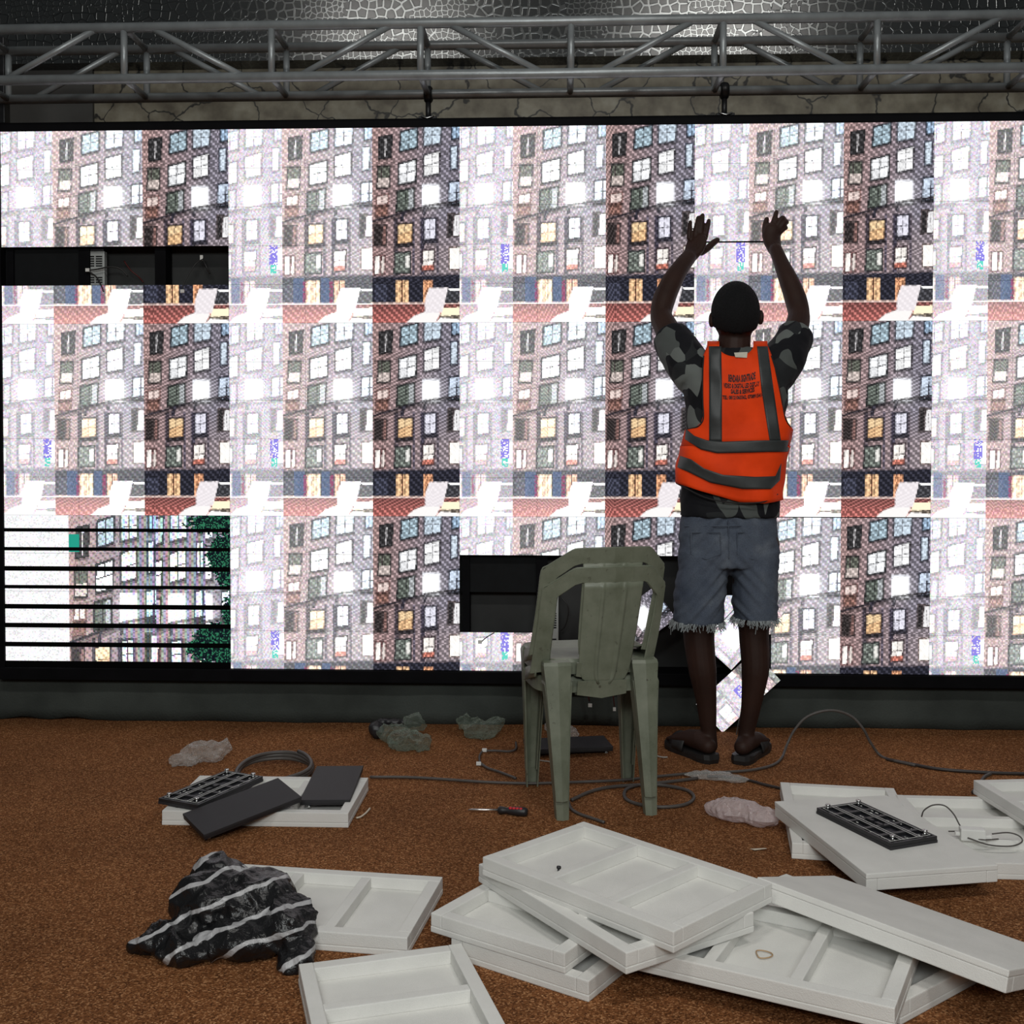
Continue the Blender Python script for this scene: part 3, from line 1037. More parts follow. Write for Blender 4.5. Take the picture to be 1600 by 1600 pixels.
def hanger(px, label):
    x = P(px, 170, 0.05).x
    root = empty('hanging_clamp', (x, YB, ZBOT))
    tag(root, label, 'clamp', 'clamps hanging the screen from the truss')
    bm = bmesh.new()
    ring = [(0.0, 0.028 * math.cos(t), 0.028 * math.sin(t)) for t in [2 * math.pi * i / 20 for i in range(21)]]
    add_tube(bm, ring, [(0.017, 0.0075)] * len(ring), 8, 'flat')
    obj('clamp_ring', bm, M_['clamp'], root, True)
    drop = ZBOT - (ZT + 0.037)
    obj('eye_bolt', tube_bm([(0, 0, -0.024), (0, 0, -drop + 0.004)], 0.0115, 10), M_['clamp'], root, True)
    obj('foot_plate', box_bm((0, -0.01, -drop + 0.006), (0.075, 0.05, 0.016), 0.002), M_['clamp'], root)
    bm = bmesh.new()
    add_tube(bm, [(-0.024, -0.04, -drop + 0.012), (0, -0.046, -drop + 0.003), (0.024, -0.04, -drop + 0.012)], 0.004, 8)
    obj('wing_nut', bm, M_['silver'], root, True)
    obj('strap_bar', box_bm((-0.008, 0.026, 0.10), (0.02, 0.008, 0.22), 0.002), M_['clamp'], root)


hanger(669, 'black clamp hanging the screen from the truss left of the middle')
hanger(1132, 'black clamp hanging the screen from the truss above the raised hands')

# ------------------------------------------------------------------ the man
MY = -0.45        # depth of his trunk


def sec(py, xl, xr, b, Y=MY, grow_=0.0):
    a, c = P(xl, py, Y), P(xr, py, Y)
    return (((a.x + c.x) / 2, Y, (a.z + c.z) / 2), (c.x - a.x) / 2 + grow_, b + grow_)


def limb(bm, pts, n=16):
    """pts: (px, py, depth, radius)"""
    add_tube(bm, catmull([P(a, b, y) for a, b, y, r in pts], 5), [q for q in np.interp(np.linspace(0, len(pts) - 1, (len(pts) - 1) * 5 + 1), range(len(pts)), [p[3] for p in pts])], n)


man = empty('person', tuple(G(1130, 1192)))
tag(man, 'man in an orange vest and denim shorts reaching up to press a screen tile', 'person')
MO = Vector(man.location)


def put(o):
    """keep a part built in world coordinates in place under the man"""
    o.parent = man
    o.matrix_parent_inverse = Matrix.Translation(-MO)
    return o


bm = bmesh.new()
# trunk under the clothes
add_rings(bm, [sec(y, a, b, d) for y, a, b, d in ((552, 1112, 1186, 0.055), (572, 1090, 1208, 0.08), (600, 1080, 1218, 0.09), (650, 1080, 1218, 0.095), (720, 1080, 1212, 0.09), (790, 1074, 1206, 0.095), (845, 1072, 1204, 0.095), (862, 1080, 1198, 0.08))], 28, 2.2)
# neck and head
HY = -0.455
limb(bm, [(1148, 575, HY, 0.062), (1147, 545, HY, 0.060), (1149, 515, HY + 0.01, 0.058)])
hc = P(1149, 489, HY)
add_ball(bm, hc, (0.083, 0.098, 0.110))
add_ball(bm, P(1148, 512, HY + 0.035), (0.064, 0.066, 0.070))          # jaw
add_ball(bm, hc + Vector((0, 0.098, -0.030)), (0.017, 0.020, 0.024))      # nose
add_ball(bm, hc + Vector((0, 0.088, -0.062)), (0.028, 0.016, 0.010))      # lips
add_ball(bm, hc + Vector((0, 0.086, -0.072)), (0.024, 0.015, 0.009))
add_ball(bm, hc + Vector((0, 0.080, 0.016)), (0.058, 0.020, 0.014))       # brow
for px, py, sx in ((1113.5, 500, -1), (1186.5, 496, 1)):                     # ears
    add_ball(bm, P(px, py, HY + 0.012) + Vector((sx * 0.004, 0, 0)), (0.011, 0.018, 0.029), Matrix.Rotation(0.3 * sx, 3, 'Z'))
# arms
limb(bm, [(1086, 582, -0.43, 0.060), (1062, 548, -0.37, 0.054), (1041, 512, -0.29, 0.047), (1033, 492, -0.25, 0.042), (1038, 467, -0.215, 0.0445), (1050, 440, -0.18, 0.041), (1065, 416, -0.135, 0.034), (1076, 402, -0.10, 0.031)])
limb(bm, [(1210, 582, -0.43, 0.060), (1231, 545, -0.37, 0.054), (1245, 510, -0.29, 0.046), (1248, 490, -0.25, 0.041), (1243, 467, -0.215, 0.0425), (1233, 440, -0.18, 0.038), (1221, 412, -0.135, 0.030), (1212, 390, -0.10, 0.026)])


def fin(pts, r):
    limb(bm, [(a, b, y, r * k * 1.10) for (a, b, y), k in zip(pts, (1.1, 1.04, 1.0, 0.88))], 12)


# left hand, spread flat on the tile: palm, four fingers and the thumb
def palm(pts, r):
    add_tube(bm, [P(a, b, y) for a, b, y in pts], r, 18)


palm([(1077, 404, -0.085), (1084, 393, -0.06), (1088, 381, -0.045), (1089, 372, -0.038)], [(0.033, 0.020), (0.046, 0.020), (0.049, 0.018), (0.043, 0.015)])
fin([(1076.5, 372, -0.036), (1077, 362, -0.034), (1077.8, 354, -0.030), (1078.7, 347, -0.022)], 0.0088)
fin([(1086.0, 371, -0.038), (1088, 358, -0.038), (1089.6, 348, -0.034), (1090.8, 340.5, -0.024)], 0.0096)
fin([(1094.0, 371, -0.038), (1095.5, 356, -0.038), (1096.8, 345, -0.034), (1097.8, 336.5, -0.024)], 0.0099)
fin([(1101.5, 373, -0.036), (1104, 361, -0.036), (1106.0, 352, -0.032), (1107.6, 345, -0.022)], 0.0096)
fin([(1096, 394, -0.050), (1106, 387.5, -0.038), (1114, 380, -0.028), (1120.5, 375.3, -0.020)], 0.0126)
# right hand: index and thumb up, the other three fingers folded against the tile
palm([(1211, 392, -0.085), (1207, 380, -0.06), (1205, 369, -0.046), (1208, 358, -0.042)], [(0.028, 0.021), (0.036, 0.023), (0.039, 0.024), (0.037, 0.021)])
fin([(1197, 371, -0.05), (1195, 361, -0.040), (1195.8, 351, -0.030), (1198, 342.5, -0.020)], 0.0110)
fin([(1204.5, 360, -0.040), (1207.5, 350, -0.038), (1210.8, 340, -0.033), (1213.2, 331.5, -0.022)], 0.0100)
fin([(1210.5, 360, -0.045), (1215.5, 350, -0.045), (1222, 341, -0.04), (1225, 341.5, -0.022)], 0.0100)
fin([(1214.5, 362, -0.045), (1221, 353, -0.045), (1227.5, 346.5, -0.04), (1229.5, 347.5, -0.022)], 0.0098)
fin([(1215.5, 366, -0.045), (1221, 361, -0.045), (1227, 356, -0.04), (1228, 356.5, -0.022)], 0.0090)
# legs
limb(bm, [(1106, 850, MY, 0.090), (1097, 920, MY, 0.082), (1092, 985, MY + 0.005, 0.0585), (1095, 1025, MY, 0.0540), (1098, 1050, MY - 0.002, 0.0515), (1104, 1100, MY + 0.01, 0.037), (1107, 1140, MY + 0.02, 0.0290), (1109, 1165, MY + 0.02, 0.0300)])
limb(bm, [(1180, 850, MY, 0.090), (1179, 920, MY, 0.080), (1178, 985, MY + 0.005, 0.0560), (1180, 1025, MY, 0.0535), (1180, 1050, MY - 0.002, 0.0510), (1174, 1100, MY + 0.01, 0.0375), (1167, 1140, MY + 0.02, 0.0300), (1164, 1165, MY + 0.02, 0.0305)])
SOLE = 0.028
heelL, toeL = G(1106, 1190), G(1060, 1170)
heelR, toeR = G(1160, 1192), G(1192, 1166)
toeL = heelL + (toeL - heelL).normalized() * 0.205
toeR = heelR + (toeR - heelR).normalized() * 0.205
for h, t, sgn in ((heelL, toeL, -1), (heelR, toeR, 1)):
    d = (t - h).normalized()
    s = Vector((-d.y, d.x, 0)) * (1 if sgn < 0 else -1)      # towards the outer (little toe) side
    add_tube(bm, [h + Vector((0, 0, SOLE + 0.030)), h + d * 0.05 + Vector((0, 0, SOLE + 0.040)), h + d * 0.12 + Vector((0, 0, SOLE + 0.032)), h + d * 0.18 + Vector((0, 0, SOLE + 0.020))], [(0.032, 0.030), (0.036, 0.040), (0.042, 0.032), (0.046, 0.018)], 18)
    for k in range(5):
        o = s * (-0.032 + 0.0165 * k)
        L_ = (0.062, 0.060, 0.054, 0.046, 0.036)[k]
        add_tube(bm, [h + d * 0.18 + o + Vector((0, 0, SOLE + 0.014)), h + d * (0.18 + L_ * 0.6) + o + Vector((0, 0, SOLE + 0.016)), h + d * (0.18 + L_) + o + Vector((0, 0, SOLE + 0.009))], [0.011 if k == 0 else 0.0085] * 2 + [0.008], 10)
put(link('body', fuse(bm, 0.0042, 3, 0.5), M_['skin']))
for sx in (-1, 1):
    bm = bmesh.new()
    add_ball(bm, hc + Vector((sx * 0.031, 0.079, -0.006)), (0.013, 0.012, 0.010), None, 16)
    put(obj('eye', bm, M_['eye'], None, True))
# close cropped hair
bm = bmesh.new()
res = bmesh.ops.create_icosphere(bm, subdivisions=5, radius=1.0)
kill = []
for v in res['verts']:
    c = v.co
    line = -0.46 - 0.42 * max(0, -c.y) + 1.15 * max(0, c.y)
    if c.z < line: kill.append(v)
    v.co = hc + Vector((c.x * 0.0885, c.y * 0.1035 - 0.001, c.z * 0.1155 + 0.001))
bmesh.ops.delete(bm, geom=kill, context='VERTS')
hair = put(obj('hair', bm, M_['hair'], None, True))
sm = hair.modifiers.new('s', 'SOLIDIFY')
sm.thickness, sm.offset = 0.006, -1

# camouflage T-shirt
TORSO = [(543, 1120, 1180, 0.060), (549, 1108, 1194, 0.070), (560, 1090, 1208, 0.086), (585, 1069, 1229, 0.104), (620, 1069, 1230, 0.112), (670, 1073, 1226, 0.112), (720, 1069, 1222, 0.108), (770, 1064, 1219, 0.108), (807, 1061, 1218, 0.108)]
bm = bmesh.new()
add_rings(bm, [sec(*t) for t in TORSO], 48, 2.4)
for sl in ([(1092, 590, -0.44, 0.082), (1070, 562, -0.40, 0.080), (1056, 540, -0.35, 0.074), (1046, 525, -0.315, 0.069)],
           [(1206, 588, -0.44, 0.080), (1226, 560, -0.40, 0.078), (1238, 536, -0.35, 0.072), (1245, 522, -0.315, 0.066)]):
    add_tube(bm, [P(a, b, y) for a, b, y, r in sl], [s_[3] for s_ in sl], 28, 'flat')
for cx, s0 in ((1084, -1), (1216, 1)):      # loose cloth hanging under the arms
    add_tube(bm, [P(cx + s0 * -14, 590, MY + 0.01), P(cx + s0 * 2, 575, MY + 0.03)], [0.085, 0.06], 20, 'flat')
def wrinkle(p, n):
    d = 0.006 * noise.noise(Vector((p.x * 7, p.y * 7, p.z * 16 + p.x * 9))) + 0.003 * noise.noise(p * 34)
    return p + n * d
shirt = put(link('shirt', fuse(bm, 0.007, 5, 0.5, wrinkle), M_['camo']))

# denim shorts with frayed hems
bm = bmesh.new()
add_rings(bm, [sec(y, a, b, d) for y, a, b, d in ((797, 1066, 1214, 0.100), (830, 1063, 1216, 0.108), (868, 1061, 1217, 0.112), (884, 1062, 1216, 0.105))], 40, 2.4)
add_rings(bm, [sec(y, a, b, d) for y, a, b, d in ((860, 1061, 1141, 0.100), (890, 1059, 1139, 0.104), (920, 1055, 1134, 0.105), (950, 1052, 1131, 0.106), (971, 1051, 1130, 0.106))], 32, 2.3)
add_rings(bm, [sec(y, a, b, d) for y, a, b, d in ((860, 1139, 1217, 0.100), (890, 1142, 1216, 0.104), (920, 1145, 1215, 0.104), (950, 1145, 1214, 0.105), (966, 1146, 1213, 0.105))], 32, 2.3)
def denim_fold(p, n):
    q = p - MO
    side = 1 if q.x > 0 else -1
    f = q.z * 1.0 + side * q.x * 1.1
    d = 0.007 * noise.noise(Vector((f * 26, q.x * 3, q.y * 3))) + 0.004 * noise.noise(Vector((f * 55, q.x * 7, q.y * 5 + 3))) + 0.002 * noise.noise(p * 40)
    return p + n * d
shorts = put(link('shorts', fuse(bm, 0.006, 4, 0.5, denim_fold), M_['denim']))
# seams and pockets
def on_back(px, py, xl, xr, b, off=0.0, e=2.35):
    (c, a, bb) = sec(py, xl, xr, b)
    p = P(px, py, MY)
    t = min(0.999, abs((p.x - c[0]) / a))
    y = MY - bb * (1 - t ** e) ** (1 / e) - off
    return P(px, py, y)
def sh_pt(px, py):
    if py < 876 : return on_back(px, py, 1063, 1216, 0.110, 0.003)
    if px < 1139: return on_back(px, py, 1056, 1134, 0.106, 0.003)
    return on_back(px, py, 1144, 1215, 0.106, 0.003)
bm = bmesh.new()
for path in ([(1138, 812), (1139, 845), (1139, 872)], [(1070, 822), (1138, 822), (1210, 820)]):
    add_tube(bm, catmull([sh_pt(*q) for q in path], 6), 0.0022, 6)
for cx in (1104, 1176):
    add_tube(bm, [sh_pt(*q) for q in ((cx - 24, 832), (cx - 24, 866), (cx, 874), (cx + 22, 866), (cx + 22, 832), (cx - 24, 832))], 0.002, 6)
sm_ = put(obj('seams', bm, M_['denim'], None, True))
bm = bmesh.new()
for (cx, xl, xr, y0, b) in ((1090, 1051, 1130, 970, 0.106), (1179, 1146, 1213, 965, 0.105)):
    (c, a, bb) = sec(y0, xl, xr, b)
    for k in range(230):
        t = rnd.uniform(0, 2 * math.pi)
        p = Vector((c[0] + a * math.copysign(abs(math.cos(t)) ** 0.87, math.cos(t)), MY + bb * math.copysign(abs(math.sin(t)) ** 0.87, math.sin(t)), c[2] + 0.004))
        out = (p - Vector(c)).normalized()
        L_ = rnd.uniform(0.010, 0.030) * (1.9 if rnd.random() < 0.05 else 1)
        q1 = p + out * rnd.uniform(0.0, 0.006) + Vector((rnd.uniform(-.004, .004), 0, -L_ * 0.55))
        q2 = q1 + out * rnd.uniform(-0.004, 0.010) + Vector((rnd.uniform(-.008, .008), rnd.uniform(-.004, .004), -L_ * 0.5))
        add_tube(bm, [p, q1, q2], 0.0011, 4, 'flat')
put(tag(obj('frayed_hem', bm, M_['fray']), None, None, None, 'stuff'))

# hi-vis vest: back panel above the armholes, closed body below, two front panels
VT = [(540, 1098, 1204, 0.088), (560, 1082, 1216, 0.104), (585, 1066, 1233, 0.116), (620, 1064, 1236, 0.124), (668, 1070, 1240, 0.126), (700, 1063, 1233, 0.126), (735, 1056, 1224, 0.126), (765, 1052, 1222, 0.128), (800, 1050, 1222, 0.130)]
def vring(py):
    ys = [t[0] for t in VT]
    return [float(np.interp(py, ys, [t[k] for t in VT])) for k in (1, 2, 3)]
def vsurf(px, py, off=0.0, front=False, e=2.4):
    xl, xr, b = vring(py)
    (c, a, bb) = sec(py, xl, xr, b)
    y = MY
    for _ in range(3):
        p = P(px, py, y)
        t = min(1.0, abs((p.x - c[0]) / a))
        dpt = (bb + off) * (1 - t ** e) ** (1 / e)
        y = MY + dpt if front else MY - dpt
    k = max(0.0, min(1.0, (697 - py) / 60))
    fold = k * (0.008 * math.sin((px - 1150) * 0.05 + (py - 600) * 0.06) + 0.0045 * math.sin(px * 0.11 - py * 0.07))
    return P(px, py, y + (fold if front else -fold))
bm = bmesh.new()
def grid(rows, front=False):
    g = [[bm.verts.new(vsurf(px, py, 0, front)) for px, py in r] for r in rows]
    for a, b in zip(g, g[1:]):
        for i in range(len(a) - 1):
            bm.faces.new((a[i], a[i + 1], b[i + 1], b[i]))
def neck(px, py0):      # top edge dips at the collar
    d = (px - 1150) / 27.0
    return py0 + (17 * (1 - d * d) ** 0.5 if abs(d) < 1 else 0)
EL = [(541, 1105), (556, 1099), (575, 1097.5), (600, 1097), (630, 1097.5), (650, 1098.5), (660, 1096), (667, 1088), (671, 1071), (683, 1067.5), (697, 1064)]
ER = [(539, 1199), (556, 1206), (575, 1212), (600, 1217), (630, 1223), (650, 1227), (660, 1231), (667, 1236), (671, 1239), (683, 1237), (697, 1233.5)]
rows = []
for i in range(len(EL)):
    y, xl = EL[i]
    yr, xr = ER[i]
    row = []
    for k in range(41):
        x = xl + (xr - xl) * k / 40
        yy = y + (yr - y) * k / 40
        if i == 0: yy = neck(x, yy)
        elif i == 1: yy = max(yy, neck(x, 541) + 4)
        row.append((x, yy))
    rows.append(row)
grid(rows)
# shoulders reaching over to the front panels
for (xa, xb) in ((1105, 1124), (1177, 1199)):
    prev = None
    for t in np.linspace(0, 1, 9):
        line = []
        for k in range(5):
            px = xa + (xb - xa) * k / 4
            a_, b_ = vsurf(px, 541), vsurf(px, 541, 0, True)
            p = a_.lerp(b_, t) + Vector((0, 0, 0.018 * math.sin(math.pi * t)))
            line.append(bm.verts.new(p))
        if prev:
            for k in range(4): bm.faces.new((prev[k], prev[k + 1], line[k + 1], line[k]))
        prev = line
for side in (0, 1):
    rows = []
    for i in range(len(EL)):
        t = i / (len(EL) - 1)
        if side == 0: xa, xb = EL[i][1], 1124 + 22 * t
        else: xa, xb = 1177 - 22 * t, ER[i][1]
        y = EL[i][0]
        rows.append([(xa + (xb - xa) * k / 12, y) for k in range(13)])
    grid(rows, True)
# the closed lower body as one ring after another
hem = lambda s: 0.0
NR = 72
rings = []
for j in range(15):
    f = j / 14
    ring = []
    for k in range(NR):
        t = 2 * math.pi * k / NR
        ct, st = math.cos(t), math.sin(t)
        sx = math.copysign(abs(ct) ** (2 / 2.4), ct)
        ybot = 771 + 15 * sx - 14 * max(0, sx - 0.55) + (10 * (1 - abs(sx)) if st < 0 else 0)
        if sx < 0: ybot = 771 + 17 * sx + 8 * (1 - abs(sx))
        py = 697 + (ybot - 697) * f
        xl, xr, b = vring(py)
        (c, a, bb) = sec(py, xl, xr, b)
        fold = 1 + 0.04 * math.sin(t * 7 + f * 3) * f + 0.05 * math.sin(t * 4 - f * 8) * min(1, f * 3)
        y = MY + bb * fold * math.copysign(abs(st) ** (2 / 2.4), st)
        p = P(800, py, MY)
        ring.append(bm.verts.new((c[0] + a * sx * (1 + (fold - 1) * 0.4), y, c[2])))
    rings.append(ring)
for a, b in zip(rings, rings[1:]):
    for k in range(NR):
        bm.faces.new((a[k], a[(k + 1) % NR], b[(k + 1) % NR], b[k]))
vest = put(obj('vest', bm, M_['vest'], None, True))
sm = vest.modifiers.new('s', 'SOLIDIFY')
sm.thickness, sm.offset = 0.0025, 0


def vput(o):
    o.parent = vest
    return o


def strip_bm(top, bot, n, off, across=6):
    """tape between two measured edges, laid on the back of the vest"""
    b = bmesh.new()
    def at(path, t):
        L_ = np.cumsum([0] + [math.dist(path[i], path[i + 1]) for i in range(len(path) - 1)])
        s = t * L_[-1]
        return np.interp(s, L_, [q[0] for q in path]), np.interp(s, L_, [q[1] for q in path])
    g = []
    for i in range(n + 1):
        a, c = at(top, i / n), at(bot, i / n)
        g.append([b.verts.new(vback(a[0] + (c[0] - a[0]) * k / across, a[1] + (c[1] - a[1]) * k / across, off)) for k in range(across + 1)])
    for r0, r1 in zip(g, g[1:]):
        for k in range(across): b.faces.new((r0[k], r0[k + 1], r1[k + 1], r1[k]))
    return b


from mathutils.bvhtree import BVHTree
_bv = bmesh.new()
_bv.from_mesh(vest.data)
VB = BVHTree.FromBMesh(_bv)


def vback(px, py, off):
    o = Vector(CAM)
    d = (P(px, py, MY) - o).normalized()
    h = VB.ray_cast(o, d)
    q = vsurf(px, py)
    p = h[0] if h[0] is not None and h[0].y < q.y + 0.03 else q
    return p - d * off


for top, bot, n in (([(1107.5, 541), (1108, 600), (1108, 690)], [(1127, 541), (1128, 600), (1128, 690)], 30),
                    ([(1183, 541), (1190, 610), (1203, 690)], [(1199.5, 541), (1209, 610), (1220.5, 690)], 30),
                    ([(1071.5, 670), (1085, 681), (1105, 688), (1130, 690), (1170, 688.5), (1200, 688), (1236, 688)], [(1070, 686), (1079, 692), (1095, 702), (1120, 708), (1170, 707), (1200, 706), (1231.5, 706)], 50),
                    ([(1062.5, 712), (1080, 718), (1100, 732), (1130, 742), (1180, 745), (1212, 744), (1221, 724)], [(1058, 730), (1075, 737), (1110, 754), (1160, 764), (1205, 764), (1219, 750)], 50)):
    o = vput(obj('reflective_strip', strip_bm(top, bot, n, 0.0075 if n == 50 else 0.0045), M_['reflective'], None, True))
    sm = o.modifiers.new('s', 'SOLIDIFY')
    sm.thickness = 0.0012
# dark binding round the armholes, hem and collar
for path in ([(x, y) for y, x in EL[1:9]], [(x, y) for y, x in ER[1:8]], [(1056, 755), (1075, 765), (1100, 777), (1130, 784), (1160, 786), (1195, 784), (1216, 772)]):
    vput(obj('edge_binding', tube_bm(catmull([vback(x + (0.8 if x < 1150 else -0.8), y, 0.002) for x, y in path], 4), 0.0026, 6), M_['trim_black'], None, True))
bm = strip_bm([(1147, 551), (1168, 550)], [(1149, 558), (1167, 559)], 6, 0.006, 3)
tg = vput(obj('collar_tag', bm, M_['collar_tag']))
tg.modifiers.new('s', 'SOLIDIFY').thickness = 0.001


def print_line(text, x0, x1, y0, y1, sag, tilt):
    """flat lettering pressed onto the vest: left/right edge, top/bottom of the line"""
    cu = bpy.data.curves.new('t', 'FONT')
    cu.body = text
    cu.size = 1
    cu.offset = 0.05
    cu.resolution_u = 2
    o = bpy.data.objects.new('t', cu)
    COL.objects.link(o)
    dg = bpy.context.evaluated_depsgraph_get()
    dg.update()
    me = bpy.data.meshes.new_from_object(o.evaluated_get(dg))
    bpy.data.objects.remove(o)
    xs = [v.co.x for v in me.vertices]
    ys = [v.co.y for v in me.vertices]
    ax, bx, ay, by = min(xs), max(xs), min(ys), max(ys)
    for v in me.vertices:
        u = (v.co.x - ax) / (bx - ax)
        w = (v.co.y - ay) / (by - ay)
        px = x0 + (x1 - x0) * u
        py = y1 + (y0 - y1) * w + sag * (1 - (2 * u - 1) ** 2) - tilt * (u - 0.5)
        v.co = vback(px, py, 0.0022)
    vput(link('lettering', me, M_['print']))


print_line('BENDARA SIGNTRADE', 1138, 1180.5, 582.5, 594.5, 3.0, 4)
print_line('VIDEO & DIGITAL LED DISPLAY', 1130.5, 1187, 596.5, 604.5, 2.4, 3)
print_line('SALES & SERVICES', 1142, 1179, 606, 613.6, 2.0, 3)
print_line('TEL: 08121063362, 0708915414', 1128.5, 1193, 615.3, 623, 2.0, 4)
_bv.free()

# slide sandals
for h, t in ((heelL, toeL), (heelR, toeR)):
    d = (t - h).normalized()
    s = Vector((-d.y, d.x, 0))
    outline = []
    L_ = 0.285
    base = h - d * 0.036
    prof = [(0.0, 0.020), (0.015, 0.034), (0.05, 0.041), (0.10, 0.040), (0.16, 0.046), (0.21, 0.051), (0.25, 0.046), (0.275, 0.030), (L_, 0.012)]
    left = [base + d * a + s * w_ for a, w_ in prof]
    right = [base + d * a - s * w_ for a, w_ in reversed(prof)]
    ring = left + right
    bm = bmesh.new()
    lo = [bm.verts.new((p.x, p.y, 0.001)) for p in ring]
    mid = [bm.verts.new((p.x + (p - base - d * 0.14).x * 0.03, p.y + (p - base - d * 0.14).y * 0.03, 0.016)) for p in ring]
    hi = [bm.verts.new((p.x, p.y, SOLE + (0.006 if i in (0, len(ring) - 1, 1, len(ring) - 2) else 0.0))) for i, p in enumerate(ring)]
    n = len(ring)
    for a, b in ((lo, mid), (mid, hi)):
        for k in range(n): bm.faces.new((a[k], a[(k + 1) % n], b[(k + 1) % n], b[k]))
    bm.faces.new(lo[::-1])
    bm.faces.new(hi)
    sd = put(obj('sandal', bm, M_['sandal']))
    sd['label'] = 'black rubber slide sandal'
    bm = bmesh.new()
    g = []
    for a in (0.135, 0.165, 0.195, 0.222):
        c = base + d * a
        g.append([bm.verts.new(c + s * (0.051 * math.cos(q)) + Vector((0, 0, 0.018 + (0.064 - 0.10 * (a - 0.135)) * math.sin(q)))) for q in [math.pi * k / 14 for k in range(15)]])
    for r0, r1 in zip(g, g[1:]):
        for k in range(14): bm.faces.new((r0[k], r0[k + 1], r1[k + 1], r1[k]))
    st = obj('strap', bm, M_['sandal'], None, True)
    st.modifiers.new('s', 'SOLIDIFY').thickness = 0.006
    st.parent = sd

